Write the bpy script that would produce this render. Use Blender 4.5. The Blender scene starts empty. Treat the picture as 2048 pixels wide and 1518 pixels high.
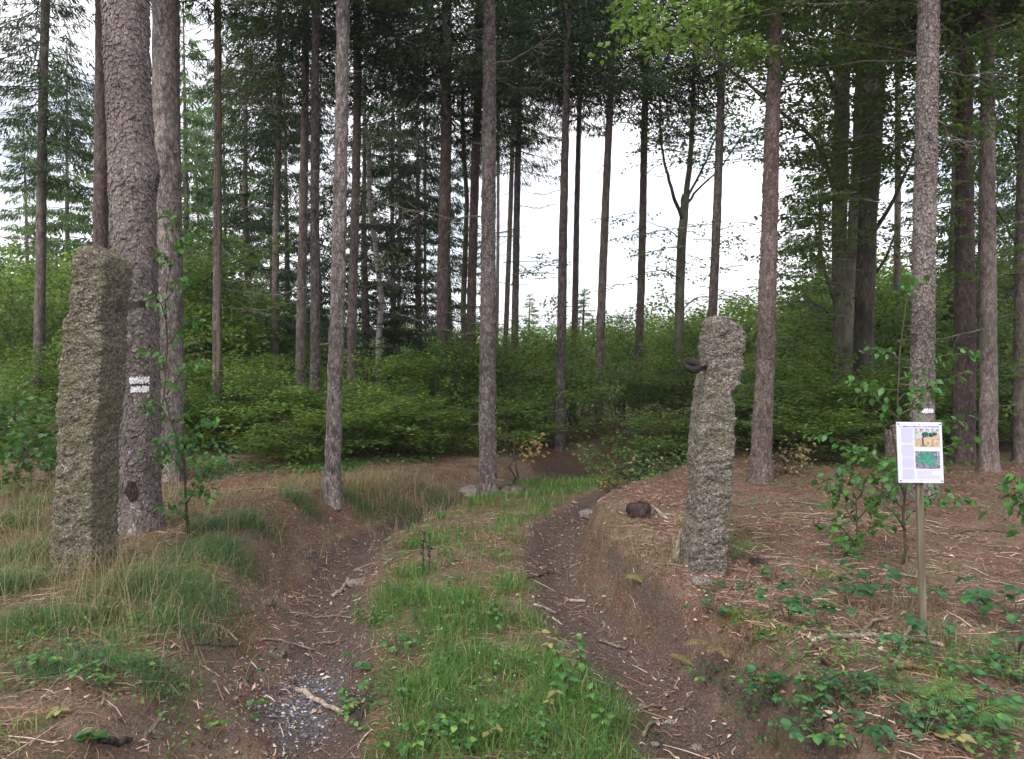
import bpy, math, random
import numpy as np
from mathutils import Vector, Matrix

random.seed(7)
rng = np.random.default_rng(11)
SC = bpy.context.scene
COL = SC.collection

# ------------------------------------------------------------------ camera, world, sun, exposure
F = 1547.0; CX, CY = 1024.0, 759.0
PITCH = math.atan(69.0 / F); EYE = 1.6
cam_d = bpy.data.cameras.new('camera'); cam = bpy.data.objects.new('camera', cam_d)
COL.objects.link(cam); SC.camera = cam
cam_d.sensor_width = 36.0; cam_d.lens = 36.0 * F / 2048.0
cam_d.clip_start = 0.05; cam_d.clip_end = 9000
cam.location = (0, 0, EYE); cam.rotation_euler = (math.pi / 2 - PITCH, 0, 0)

SUN_AZ = math.radians(-150)    # clockwise from +Y; behind the viewer, to the left
SUN_EL = math.radians(48)
W = bpy.data.worlds.new('World'); SC.world = W; W.use_nodes = True
nt = W.node_tree; nt.nodes.clear()
def wn(t, **k):
    n = nt.nodes.new(t)
    for a, b in k.items(): setattr(n, a, b)
    return n
wo = wn('ShaderNodeOutputWorld'); bg = wn('ShaderNodeBackground'); bg.inputs[1].default_value = 0.10
sky = wn('ShaderNodeTexSky', sky_type='NISHITA', sun_disc=False)
sky.sun_elevation = SUN_EL; sky.sun_rotation = SUN_AZ; sky.dust_density = 2.0; sky.altitude = 500
tc = wn('ShaderNodeTexCoord'); mp = wn('ShaderNodeMapping'); mp.inputs['Scale'].default_value = (1, 1, 2.2)
no = wn('ShaderNodeTexNoise'); no.inputs['Scale'].default_value = 2.6; no.inputs['Detail'].default_value = 5
cr = wn('ShaderNodeValToRGB'); cr.color_ramp.elements[0].position = .38; cr.color_ramp.elements[1].position = .56
cr.color_ramp.elements[0].color = (.45, .45, .45, 1)
mx = wn('ShaderNodeMix', data_type='RGBA'); mx.inputs['B'].default_value = (9.3, 9.15, 9.6, 1)
L = nt.links.new
L(tc.outputs['Generated'], mp.inputs[0]); L(mp.outputs[0], no.inputs['Vector']); L(no.outputs[0], cr.inputs[0])
L(cr.outputs[0], mx.inputs['Factor']); L(sky.outputs[0], mx.inputs['A']); L(mx.outputs['Result'], bg.inputs[0]); L(bg.outputs[0], wo.inputs[0])

sd = bpy.data.lights.new('sun', 'SUN'); sd.energy = 1.5; sd.angle = math.radians(25); sd.color = (1, .96, .9)
so = bpy.data.objects.new('sun', sd); COL.objects.link(so)
d = Vector((math.sin(SUN_AZ) * math.cos(SUN_EL), math.cos(SUN_AZ) * math.cos(SUN_EL), math.sin(SUN_EL)))
so.rotation_euler = d.to_track_quat('Z', 'Y').to_euler()
SC.view_settings.view_transform = 'Standard'; SC.view_settings.look = 'None'
SC.view_settings.gamma = 1.0; SC.view_settings.use_curve_mapping = False
SC.view_settings.exposure = 1.14
SC.render.engine = 'CYCLES'
SC.cycles.use_denoising = True
SC.cycles.max_bounces = 6; SC.cycles.diffuse_bounces = 3; SC.cycles.glossy_bounces = 2; SC.cycles.transmission_bounces = 3

# ------------------------------------------------------------------ tools
def at(px, py, D):
    """world point seen at a photo pixel, on the plane y = D"""
    cx = (px - CX) / F; cy = -(py - CY) / F
    s, c = math.sin(PITCH), math.cos(PITCH)
    dy = c + cy * s; dz = -s + cy * c
    t = D / dy
    return Vector((cx * t, D, EYE + dz * t))
def atn(px, py, D): return np.array(at(px, py, D))

def _hash(i, j, k, seed):
    n = (i * 374761393 + j * 668265263 + k * 2147483647 + seed * 1274126177) & 0xFFFFFFFF
    n = ((n ^ (n >> 13)) * 1274126177) & 0xFFFFFFFF
    n = (n ^ (n >> 16)) & 0xFFFFFF
    return n.astype(np.float64) / 0xFFFFFF
def vnoise(P, seed=0):
    P = np.asarray(P, float); I = np.floor(P).astype(np.int64); f = P - I; f = f * f * (3 - 2 * f)
    r = 0
    for a in (0, 1):
        wa = f[..., 0] if a else 1 - f[..., 0]
        for b in (0, 1):
            wb = f[..., 1] if b else 1 - f[..., 1]
            for c in (0, 1):
                wc = f[..., 2] if c else 1 - f[..., 2]
                r = r + wa * wb * wc * _hash(I[..., 0] + a, I[..., 1] + b, I[..., 2] + c, seed)
    return r * 2 - 1
def fbm(P, octv=4, seed=0, gain=.5):
    P = np.asarray(P, float); a = 1.0; s = 0; r = 0
    for o in range(octv):
        r = r + a * vnoise(P, seed + o); s += a; a *= gain; P = P * 2.03 + 7.7
    return r / s
def n2(x, y, sc, octv=3, seed=0):
    x = np.asarray(x, float); y = np.asarray(y, float)
    x, y = np.broadcast_arrays(x, y)
    return fbm(np.stack([x / sc, y / sc, np.zeros_like(x)], -1), octv, seed)
def sst(a, b, x):
    t = np.clip((x - a) / (b - a), 0, 1); return t * t * (3 - 2 * t)

# ------------------------------------------------------------------ terrain
CYS = np.array([0, 2.0, 3.2, 4.0, 4.6, 5.3, 6.0, 6.7, 7.4, 8.0, 8.7, 9.5, 10.5, 12, 14, 20])
CXS = np.array([-.0, -.03, -.05, -.24, -.36, -.45, -.47, -.40, -.18, .10, .50, 1.05, 1.8, 2.7, 3.6, 5.5])
def lane(y): return np.interp(y, CYS, CXS)
def height(x, y, fine=True):
    x = np.asarray(x, float); y = np.asarray(y, float)
    u = x - lane(y); near = 1 - sst(11, 15, y)
    wob = .09 * n2(x, y, .55, 2, 5)
    uu = u + wob
    rut = -.105 * np.exp(-((np.abs(uu) - .80) / .23) ** 2) - .03 * sst(.5, .8, np.abs(uu)) * (1 - sst(.9, 1.2, np.abs(uu)))
    hl = .30 * (1 - .62 * sst(6.2, 8.4, y)); hr = .29 * (1 - .45 * sst(6.0, 8.0, y))
    bank = hl * sst(-1.0, -1.52, uu) + hr * sst(.98, 1.20, uu)
    z = (rut + bank) * near + .12 * (1 - near)
    z = z - .26 * np.exp(-(((x - 1.1) / .9) ** 2 + ((y - 10.6) / .9) ** 2))
    z = z + .05 * n2(x, y, 2.6, 2, 21) * sst(.9, 1.6, np.abs(uu))
    z = z + .035 * n2(x, y, .42, 2, 31)
    z = z - .055 * np.clip(y - 14, 0, 60) - .012 * np.clip(y - 74, 0, 900)
    z = z + .9 * n2(x, y, 38, 2, 41) * sst(18, 70, y)
    z = z + 34 * np.exp(-(((x - 120) / 420) ** 2 + ((y - 2500) / 500) ** 2))
    z = z + 60 * np.exp(-(((x + 900) / 700) ** 2 + ((y - 2900) / 600) ** 2))
    if fine: z = z + (.014 + .016 * (sst(.6, .9, np.abs(u)) * (1 - sst(1.3, 1.6, np.abs(u)))) * near) * n2(x, y, .10, 3, 51)
    return z
def gz(x, y): return float(height(np.array([x]), np.array([y]))[0])
def ground_at(px, py):
    """where the sight line through a photo pixel meets the ground"""
    d_ = at(px, py, 1.0) - Vector((0, 0, EYE))
    ts = np.linspace(1.5, 25, 3000)
    h = height(d_.x * ts, ts * d_.y)
    zz = EYE + d_.z * ts
    k = np.argmax(zz < h)
    t = ts[k] if zz[k] < h[k] else 25
    return Vector((d_.x * t, t, gz(d_.x * t, t)))

# ------------------------------------------------------------------ mesh building
class MB:
    def __init__(s): s.V = []; s.Fq = []; s.Ft = []; s.R = []; s.n = 0
    def add(s, V, faces, r=None):
        V = np.asarray(V, float).reshape(-1, 3); faces = np.asarray(faces, np.int64)
        (s.Fq if faces.shape[1] == 4 else s.Ft).append(faces + s.n)
        s.V.append(V); s.R.append(np.full(len(V), .5) if r is None else np.broadcast_to(np.asarray(r, float), (len(V),)).copy())
        s.n += len(V)
    def add2(s, V, quads, tris, r=None):
        k = s.n; s.add(V, quads, r)
        if len(tris): s.Ft.append(np.asarray(tris, np.int64) + k)
    def mesh(s, name, mat, smooth=False):
        me = bpy.data.meshes.new(name)
        V = np.concatenate(s.V); q = np.concatenate(s.Fq) if s.Fq else np.zeros((0, 4), np.int64); t = np.concatenate(s.Ft) if s.Ft else np.zeros((0, 3), np.int64)
        me.vertices.add(len(V)); me.vertices.foreach_set('co', V.ravel().astype(np.float32))
        me.loops.add(q.size + t.size); me.loops.foreach_set('vertex_index', np.concatenate([q.ravel(), t.ravel()]).astype(np.int32))
        me.polygons.add(len(q) + len(t))
        st = np.concatenate([np.arange(len(q)) * 4, q.size + np.arange(len(t)) * 3]).astype(np.int32)
        me.polygons.foreach_set('loop_start', st)
        me.polygons.foreach_set('use_smooth', np.full(len(q) + len(t), smooth))
        me.update(calc_edges=True)
        a = me.attributes.new('rnd', 'FLOAT', 'POINT'); a.data.foreach_set('value', np.concatenate(s.R).astype(np.float32))
        me.materials.append(mat)
        return me
    def obj(s, name, mat, parent=None, smooth=False, loc=None):
        return link(name, s.mesh(name, mat, smooth), parent, loc)
def link(name, me, parent=None, loc=None):
    o = bpy.data.objects.new(name, me); COL.objects.link(o)
    if parent is not None: o.parent = parent
    if loc is not None: o.location = loc
    return o
def tag(o, label=None, cat=None, group=None, kind=None):
    if label: o['label'] = label
    if cat: o['category'] = cat
    if group: o['group'] = group
    if kind: o['kind'] = kind
    return o
def thing(name, label, cat, loc=(0, 0, 0), group=None, rz=0):
    e = bpy.data.objects.new(name, None); e.empty_display_size = .1; COL.objects.link(e)
    e.location = loc; e.rotation_euler = (0, 0, rz)
    return tag(e, label, cat, group)

def frame(T):
    T = T / np.linalg.norm(T, axis=-1, keepdims=True)
    ref = np.where(np.abs(T[..., 2:3]) > .9, np.array([1., 0, 0]), np.array([0, 0, 1.]))
    A = np.cross(T, ref); A /= np.linalg.norm(A, axis=-1, keepdims=True)
    return A, np.cross(T, A)
def tube(mb, P, R, seg=6, r=.5, cap=True, jit=0):
    P = np.asarray(P, float); n = len(P); R = np.broadcast_to(np.asarray(R, float), (n,))
    T = np.gradient(P, axis=0); ref = np.array([0, 0, 1.]) if abs(T[:, 2]).mean() < .7 * np.linalg.norm(T, axis=1).mean() else np.array([1., 0, 0])
    T = T / np.linalg.norm(T, axis=1, keepdims=True)
    A = np.cross(T, ref); A /= np.linalg.norm(A, axis=1, keepdims=True); B = np.cross(T, A)
    th = np.linspace(0, 2 * np.pi, seg, endpoint=False)
    V = P[:, None] + R[:, None, None] * (np.cos(th)[None, :, None] * A[:, None] + np.sin(th)[None, :, None] * B[:, None])
    if jit: V = V + rng.normal(0, jit, V.shape) * R[:, None, None]
    i = np.arange(n - 1)[:, None] * seg; j = np.arange(seg)[None]; j2 = (j + 1) % seg
    q = np.stack([i + j, i + j2, i + seg + j2, i + seg + j], -1).reshape(-1, 4)
    V = V.reshape(-1, 3); tr = []
    if cap:
        V = np.concatenate([V, P[:1], P[-1:]]); m = n * seg
        tr = [[m, (k + 1) % seg, k] for k in range(seg)] + [[m + 1, (n - 1) * seg + k, (n - 1) * seg + (k + 1) % seg] for k in range(seg)]
    mb.add2(V, q, tr, r)
def leaves(mb, P, D, N, Ln, Wd, r=None, fold=.12, mid=.45):
    """many pointed leaves or needle sprays, each one folded quad"""
    P = np.asarray(P, float); n = len(P)
    D = D / np.linalg.norm(D, axis=1, keepdims=True)
    S = np.cross(D, N); S /= np.linalg.norm(S, axis=1, keepdims=True) + 1e-9; N2 = np.cross(S, D)
    Ln = np.broadcast_to(Ln, (n,))[:, None]; Wd = np.broadcast_to(Wd, (n,))[:, None]
    V = np.stack([P, P + D * Ln * mid + S * Wd / 2 + N2 * Wd * fold, P + D * Ln, P + D * Ln * mid - S * Wd / 2 + N2 * Wd * fold], 1)
    f = np.arange(n * 4).reshape(n, 4)
    rr = rng.random(n) if r is None else np.broadcast_to(r, (n,))
    mb.add(V.reshape(-1, 3), f, np.repeat(rr, 4))
def unit(v): return v / (np.linalg.norm(v, axis=-1, keepdims=True) + 1e-9)

# ------------------------------------------------------------------ materials
class NT:
    def __init__(s, name):
        s.m = bpy.data.materials.new(name); s.m.use_nodes = True; s.t = s.m.node_tree; s.t.nodes.clear()
        s.out = s.t.nodes.new('ShaderNodeOutputMaterial')
    def n(s, t, ins=None, **k):
        x = s.t.nodes.new(t)
        for a, b in k.items(): setattr(x, a, b)
        for a, b in (ins or {}).items():
            if hasattr(b, 'links'): s.t.links.new(b, x.inputs[a])
            else: x.inputs[a].default_value = b
        return x
    def ramp(s, fac, stops):
        x = s.n('ShaderNodeValToRGB', {0: fac}); e = x.color_ramp.elements
        while len(e) < len(stops): e.new(.5)
        for el, (p, c) in zip(e, stops): el.position = p; el.color = (*c, 1) if len(c) == 3 else c
        return x.outputs[0]
    def noise(s, vec, sc, det=4, rough=.55): return s.n('ShaderNodeTexNoise', {'Vector': vec, 'Scale': sc, 'Detail': det, 'Roughness': rough}).outputs[0]
    def mix(s, f, a, b, bt='MIX'): 
        x = s.n('ShaderNodeMix', data_type='RGBA', blend_type=bt)
        for k, v in (('Factor', f), ('A', a), ('B', b)):
            if hasattr(v, 'links'): s.t.links.new(v, x.inputs[k])
            else: x.inputs[k].default_value = (v if k == 'Factor' else (*v, 1))
        return x.outputs['Result']
    def math(s, op, a, b=0.0): return s.n('ShaderNodeMath', {0: a, 1: b}, operation=op).outputs[0]
    def vec(s): return s.n('ShaderNodeTexCoord').outputs['Object']
    def attr(s, a='rnd'): return s.n('ShaderNodeAttribute', attribute_name=a).outputs['Fac']
    def orand(s): return s.n('ShaderNodeObjectInfo').outputs['Random']
    def bump(s, h, st, dist=.01): return s.n('ShaderNodeBump', {'Height': h, 'Strength': st, 'Distance': dist}).outputs[0]
    def done(s, col, rough=.85, normal=None, spec=.25):
        p = s.n('ShaderNodeBsdfPrincipled', {'Base Color': col, 'Roughness': rough, 'Specular IOR Level': spec})
        if normal is not None: s.t.links.new(normal, p.inputs['Normal'])
        s.t.links.new(p.outputs[0], s.out.inputs[0]); return s.m

def leaf_mat(name, stops, trans=.35, rough=.5, ovar=.35, spec=.35):
    t = NT(name); c = t.ramp(t.attr(), stops)
    k = t.n('ShaderNodeMapRange', {0: t.orand(), 3: 1 - ovar, 4: 1 + ovar}).outputs[0]
    c = t.mix(1.0, c, (1, 1, 1), 'MULTIPLY')
    hv = t.n('ShaderNodeHueSaturation', {'Color': c, 'Value': k}).outputs[0]
    p = t.n('ShaderNodeBsdfPrincipled', {'Base Color': hv, 'Roughness': rough, 'Specular IOR Level': spec})
    tr = t.n('ShaderNodeBsdfTranslucent', {'Color': t.mix(.5, hv, (.16, .30, .03))})
    ms = t.n('ShaderNodeMixShader', {0: trans, 1: p.outputs[0], 2: tr.outputs[0]})
    t.t.links.new(ms.outputs[0], t.out.inputs[0]); return t.m
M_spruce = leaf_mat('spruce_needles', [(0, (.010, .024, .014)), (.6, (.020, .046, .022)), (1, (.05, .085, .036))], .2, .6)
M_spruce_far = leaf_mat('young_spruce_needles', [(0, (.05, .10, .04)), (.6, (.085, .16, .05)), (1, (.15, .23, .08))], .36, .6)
M_beech = leaf_mat('beech_leaves', [(0, (.045, .095, .025)), (.55, (.09, .17, .036)), (.9, (.15, .25, .05)), (1, (.22, .27, .06))], .52, .42)
M_thick = leaf_mat('thicket_leaves', [(0, (.065, .13, .032)), (.5, (.13, .225, .045)), (.9, (.21, .31, .06)), (1, (.30, .34, .08))], .55, .42, .5)
M_thickY = leaf_mat('bright_thicket_leaves', [(0, (.09, .16, .035)), (.5, (.16, .25, .05)), (.9, (.23, .33, .07)), (1, (.33, .35, .09))], .52, .42, .4)
M_pale = leaf_mat('hazed_pale_leaves', [(0, (.13, .20, .08)), (.5, (.20, .28, .12)), (1, (.32, .37, .18))], .4, .5, .2)  # sunlight and haze of the far trees are put into this pale colour
M_sap = leaf_mat('sapling_leaves', [(0, (.025, .09, .025)), (.6, (.045, .15, .03)), (1, (.10, .22, .04))], .34, .4, .45)
M_gold = leaf_mat('golden_leaves', [(0, (.22, .16, .06)), (.5, (.33, .20, .08)), (1, (.34, .27, .12))], .4, .5, .2)
M_red = leaf_mat('red_leaves', [(0, (.35, .07, .05)), (.5, (.5, .14, .09)), (1, (.5, .34, .14))], .35, .5, .2)
M_grass = leaf_mat('green_grass', [(0, (.04, .11, .022)), (.5, (.075, .19, .035)), (.86, (.13, .26, .055)), (.92, (.24, .26, .10)), (1, (.40, .34, .18))], .38, .5, .15)
M_tuft = leaf_mat('tuft_grass', [(0, (.03, .09, .03)), (.7, (.055, .155, .05)), (.87, (.11, .17, .07)), (.9, (.26, .23, .12)), (1, (.38, .32, .19))], .3, .5, .1)
M_straw = leaf_mat('straw_grass', [(0, (.18, .13, .06)), (.5, (.32, .25, .13)), (1, (.46, .38, .22))], .3, .6)
M_bramble = leaf_mat('bramble_leaves', [(0, (.02, .07, .03)), (.6, (.035, .12, .04)), (1, (.07, .17, .05))], .3, .4, .4)
M_herb = leaf_mat('herb_leaves', [(0, (.035, .11, .03)), (.6, (.06, .17, .04)), (1, (.16, .26, .06))], .34, .45, .45)
M_yellow = leaf_mat('yellowing_leaves', [(0, (.17, .21, .06)), (.5, (.27, .26, .09)), (1, (.32, .24, .13))], .35, .5, .3)
M_fern = leaf_mat('fern_fronds', [(0, (.05, .14, .03)), (.6, (.09, .2, .04)), (1, (.14, .26, .06))], .35, .5)
M_fernY = leaf_mat('yellow_fern_fronds', [(0, (.20, .21, .05)), (.5, (.30, .29, .08)), (1, (.38, .34, .14))], .35, .5, .1)
M_fernB = leaf_mat('brown_fern_fronds', [(0, (.12, .085, .04)), (.5, (.19, .14, .065)), (1, (.25, .20, .10))], .2, .6, .1)
M_moss = leaf_mat('moss', [(0, (.08, .13, .02)), (.5, (.16, .20, .03)), (1, (.24, .27, .06))], .2, .8)
M_flower = leaf_mat('white_flowers', [(0, (.5, .5, .42)), (1, (.75, .75, .7))], .3, .6, .05)

def bark_mat(name, c0, c1, c2, sc=38, bst=.7, lich=.25, vert=.45):
    t = NT(name); v = t.vec()
    mp_ = t.n('ShaderNodeMapping', {'Vector': v, 'Scale': (1, 1, vert)}).outputs[0]
    vo = t.n('ShaderNodeTexVoronoi', {'Vector': mp_, 'Scale': sc}, feature='DISTANCE_TO_EDGE').outputs['Distance']
    edge = t.n('ShaderNodeMapRange', {0: vo, 1: 0.0, 2: .12}).outputs[0]
    n1 = t.noise(mp_, sc * .6, 6, .65); n3 = t.noise(v, 2.2, 3)
    c = t.ramp(n1, [(.34, c0), (.5, c1), (.64, c2)])
    kn = t.noise(t.n('ShaderNodeMapping', {'Vector': v, 'Scale': (9, 9, 5)}).outputs[0], 1.0, 3)
    c = t.mix(t.n('ShaderNodeMapRange', {0: kn, 1: .62, 2: .70, 3: 0.0, 4: .65}).outputs[0], c, tuple(x * .45 for x in c0))
    c = t.mix(t.math('MULTIPLY', t.math('SUBTRACT', 1.0, edge), .55), c, tuple(x * .45 for x in c0))
    big = t.noise(t.n('ShaderNodeMapping', {'Vector': v, 'Scale': (1.6, 1.6, .7)}).outputs[0], 1.3, 4)
    c = t.n('ShaderNodeHueSaturation', {'Color': c, 'Value': t.n('ShaderNodeMapRange', {0: big, 1: .35, 2: .65, 3: .62, 4: 1.3}).outputs[0]}).outputs[0]
    lic = t.n('ShaderNodeMapRange', {0: n3, 1: .45, 2: .7, 3: 0.0, 4: lich}).outputs[0]
    c = t.mix(lic, c, (.20, .22, .15))
    k = t.n('ShaderNodeMapRange', {0: t.orand(), 3: .72, 4: 1.25}).outputs[0]
    c = t.n('ShaderNodeHueSaturation', {'Color': c, 'Value': k}).outputs[0]
    hgt = t.math('ADD', t.math('MULTIPLY', edge, .6), n1)
    return t.done(c, .88, t.bump(hgt, bst, .012), .2)
M_bark = bark_mat('spruce_bark', (.09, .065, .058), (.165, .125, .115), (.25, .205, .19))
M_barkG = bark_mat('greyish_spruce_bark', (.070, .056, .052), (.172, .142, .134), (.315, .275, .26), 52, .9, .15)
M_barkR = bark_mat('reddish_spruce_bark', (.07, .048, .043), (.125, .09, .082), (.20, .155, .145), 44, .8, .1)
M_barkB = bark_mat('beech_bark', (.075, .065, .05), (.12, .105, .085), (.17, .155, .125), 14, .25, .5, .3)
M_plate = bark_mat('bark_plate_surface', (.10, .08, .074), (.19, .158, .148), (.32, .275, .26), 90, .4, .12, 1.0)
M_twig = bark_mat('dead_twig_wood', (.10, .085, .07), (.19, .165, .14), (.30, .27, .23), 60, .2, .1)
M_stem = bark_mat('sapling_stem_bark', (.05, .04, .03), (.09, .075, .05), (.13, .11, .08), 60, .2, .1)
M_stick = bark_mat('weathered_stick_wood', (.17, .13, .10), (.30, .245, .20), (.43, .37, .31), 70, .5, .05, .2)
M_stickD = bark_mat('brown_stick_wood', (.07, .048, .035), (.14, .10, .075), (.22, .165, .13), 70, .5, .15, .2)
M_knot = bark_mat('dark_knot_bark', (.025, .018, .016), (.05, .036, .032), (.08, .06, .055), 60, .6, .0)
t = NT('birch_bark'); v = t.vec(); n_ = t.noise(t.n('ShaderNodeMapping', {'Vector': v, 'Scale': (4, 4, 16)}).outputs[0], 1.3, 4)
M_birch = t.done(t.ramp(n_, [(.36, (.04, .035, .03)), (.48, (.22, .205, .18)), (.7, (.33, .31, .28))]), .7)
t = NT('fresh_wood'); v = t.vec(); n_ = t.noise(t.n('ShaderNodeMapping', {'Vector': v, 'Scale': (30, 30, 2)}).outputs[0], 1.5, 4)
M_wound = t.done(t.ramp(n_, [(.3, (.14, .09, .06)), (.55, (.23, .155, .11)), (.8, (.34, .25, .18))]), .8)

def granite_mat(name, base, moss_hi):
    t = NT(name); v = t.vec()
    fine = t.noise(v, 105, 5, .8); med = t.noise(v, 26, 5, .65); big = t.noise(v, 5.5, 4, .55); gr = t.n('ShaderNodeTexVoronoi', {'Vector': v, 'Scale': 110}).outputs['Color']
    g = t.n('ShaderNodeSeparateColor', {0: gr}).outputs[0]
    c = t.ramp(fine, [(.38, tuple(b * .16 for b in base)), (.49, base), (.61, tuple(min(1, b * 2.2) for b in base))])
    c = t.mix(t.n('ShaderNodeMapRange', {0: g, 1: .82, 2: .9, 3: 0.0, 4: .75}).outputs[0], c, (.035, .03, .028))
    c = t.mix(t.n('ShaderNodeMapRange', {0: g, 1: .0, 2: .12, 3: .6, 4: 0.0}).outputs[0], c, (.5, .47, .42))
    c = t.mix(t.n('ShaderNodeMapRange', {0: med, 1: .4, 2: .72, 3: 0.0, 4: .45}).outputs[0], c, tuple(b * .5 for b in base))
    c = t.mix(t.n('ShaderNodeMapRange', {0: big, 1: .45, 2: .68, 3: 0.0, 4: moss_hi}).outputs[0], c, (.12, .115, .05))
    c = t.mix(t.n('ShaderNodeMapRange', {0: t.noise(v, 60, 4), 1: .6, 2: .68, 3: 0.0, 4: .5}).outputs[0], c, (.30, .30, .24))
    h = t.math('ADD', t.math('MULTIPLY', med, 1.2), t.math('MULTIPLY', fine, .6))
    return t.done(c, .9, t.bump(h, .9, .012), .2)
M_granL = granite_mat('mossy_granite', (.125, .108, .08), .6)
M_granR = granite_mat('grey_granite', (.135, .118, .10), .42)
M_rock = granite_mat('field_stone', (.19, .17, .15), .2)
M_rockB = granite_mat('earthy_stone', (.115, .085, .07), .2)
t = NT('rusty_iron'); v = t.vec(); M_iron = t.done(t.ramp(t.noise(v, 60, 5), [(.3, (.012, .010, .010)), (.6, (.032, .024, .021)), (.8, (.06, .038, .030))]), .8, t.bump(t.noise(v, 90), .4, .004))
t = NT('hole_shade'); M_hole_shade = t.done((.02, .017, .014, 1), .95)  # near-black colour stands for the shade inside a hole
t = NT('white_trail_paint'); v = t.vec(); M_paint = t.done(t.ramp(t.noise(v, 75, 4), [(.36, (.20, .17, .17)), (.46, (.62, .61, .64)), (.7, (.76, .75, .79))]), .8, t.bump(t.noise(v, 60), .7, .008))
t = NT('grey_trail_paint'); v = t.vec(); M_paintG = t.done(t.ramp(t.noise(v, 50, 4), [(.3, (.14, .115, .115)), (.6, (.2, .17, .17))]), .8)
t = NT('sign_post_wood'); v = t.vec(); n_ = t.noise(t.n('ShaderNodeMapping', {'Vector': v, 'Scale': (40, 40, 2.5)}).outputs[0], 1.2, 5)
M_postwood = t.done(t.ramp(n_, [(.3, (.085, .068, .045)), (.55, (.15, .125, .085)), (.75, (.22, .19, .135))]), .85, t.bump(n_, .3, .004))

# ground: soil, needle litter and moss told apart by masks computed with the terrain
t = NT('forest_floor'); g_ = t.n('ShaderNodeNewGeometry').outputs['Position']
rutm = t.attr('rut'); grn = t.attr('green'); grv = t.attr('gravel'); farm = t.attr('far')
f1 = t.noise(g_, 95, 5, .7); f2 = t.noise(g_, 16, 5, .6); f3 = t.noise(g_, 2.3, 4, .6)
lit = t.ramp(f1, [(.34, (.030, .018, .013)), (.47, (.12, .066, .044)), (.56, (.22, .128, .088)), (.70, (.42, .31, .225))])
lit = t.mix(t.n('ShaderNodeMapRange', {0: f2, 1: .35, 2: .62, 3: .5, 4: 0.0}).outputs[0], lit, (.07, .042, .033))
lit = t.mix(t.n('ShaderNodeMapRange', {0: f3, 1: .42, 2: .62, 3: 0.0, 4: .6}).outputs[0], lit, (.19, .15, .105))
lit = t.mix(t.n('ShaderNodeMapRange', {0: t.noise(g_, 5.5, 4, .6), 1: .52, 2: .64, 3: 0.0, 4: .65}).outputs[0], lit, (.075, .075, .032))
soil = t.ramp(f1, [(.34, (.026, .019, .016)), (.5, (.088, .062, .050)), (.61, (.16, .12, .10)), (.74, (.32, .26, .22))])
soil = t.mix(t.n('ShaderNodeMapRange', {0: f2, 1: .4, 2: .7, 3: 0.0, 4: .5}).outputs[0], soil, (.10, .068, .055))
rm = t.n('ShaderNodeMapRange', {0: t.math('ADD', rutm, t.math('MULTIPLY', t.math('SUBTRACT', f2, .5), .9)), 1: .35, 2: .65}).outputs[0]
c = t.mix(rm, lit, soil)
mossc = t.ramp(f1, [(.3, (.03, .045, .012)), (.6, (.09, .105, .03)), (.8, (.16, .16, .06))])
gm = t.n('ShaderNodeMapRange', {0: t.math('ADD', grn, t.math('MULTIPLY', t.math('SUBTRACT', f2, .5), 1.2)), 1: .4, 2: .9}).outputs[0]
c = t.mix(gm, c, mossc)
grc = t.ramp(f1, [(.36, (.025, .022, .022)), (.5, (.085, .08, .085)), (.64, (.22, .215, .23))])
c = t.mix(t.n('ShaderNodeMapRange', {0: t.math('ADD', grv, t.math('MULTIPLY', t.math('SUBTRACT', f2, .5), 1.0)), 1: .35, 2: .8}).outputs[0], c, grc)
c = t.mix(farm, c, t.ramp(t.noise(g_, .05, 5), [(.35, (.035, .06, .025)), (.65, (.09, .13, .045))]))
hh = t.math('ADD', f1, t.math('MULTIPLY', f2, 1.6))
M_ground = t.done(c, .92, t.bump(hh, .8, .02), .2)
t = NT('gravel_stone'); M_gravel = t.done(t.ramp(t.attr(), [(0, (.07, .07, .08)), (.6, (.20, .20, .225)), (.85, (.34, .34, .37)), (1, (.66, .66, .68))]), .75)
t = NT('litter_bits'); M_litter = t.done(t.ramp(t.attr(), [(0, (.06, .032, .024)), (.4, (.17, .095, .068)), (.75, (.30, .19, .14)), (1, (.52, .43, .34))]), .85)
t = NT('cone_scales'); M_cone = t.done(t.ramp(t.attr(), [(0, (.09, .05, .03)), (1, (.26, .15, .095))]), .8)

# ------------------------------------------------------------------ the ground: one sheet, fine close by
def graded():
    xs = [0.0]; 
    while xs[-1] < 4500:
        x = xs[-1]; xs.append(x + (.023 if x < 3.4 else min(.023 * (1 + (x - 3.4) * .55), .06 + (x - 3.4) * .09)))
    xs = np.array(xs); xs = np.concatenate([-xs[:0:-1], xs])
    ys = [-60, -35, -20, -12, -7, -4, -2, -.5, .6, 1.3, 1.8, 2.2]
    while ys[-1] < 6500:
        y = ys[-1]; ys.append(y + (.022 if y < 6 else min(.022 * (1 + (y - 6) * .5), .09 + (y - 8) * .05 if y > 8 else 9)))
    return xs, np.array(ys)
xs, ys = graded()
GX, GY = np.meshgrid(xs, ys); GZ = height(GX, GY)
nx, ny = len(xs), len(ys)
i = (np.arange(ny - 1)[:, None] * nx + np.arange(nx - 1)[None]).ravel()
mb = MB(); mb.add(np.stack([GX, GY, GZ], -1).reshape(-1, 3), np.stack([i, i + 1, i + nx + 1, i + nx], -1))
ground = mb.obj('forest_floor', M_ground, smooth=True); tag(ground, kind='structure')
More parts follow.
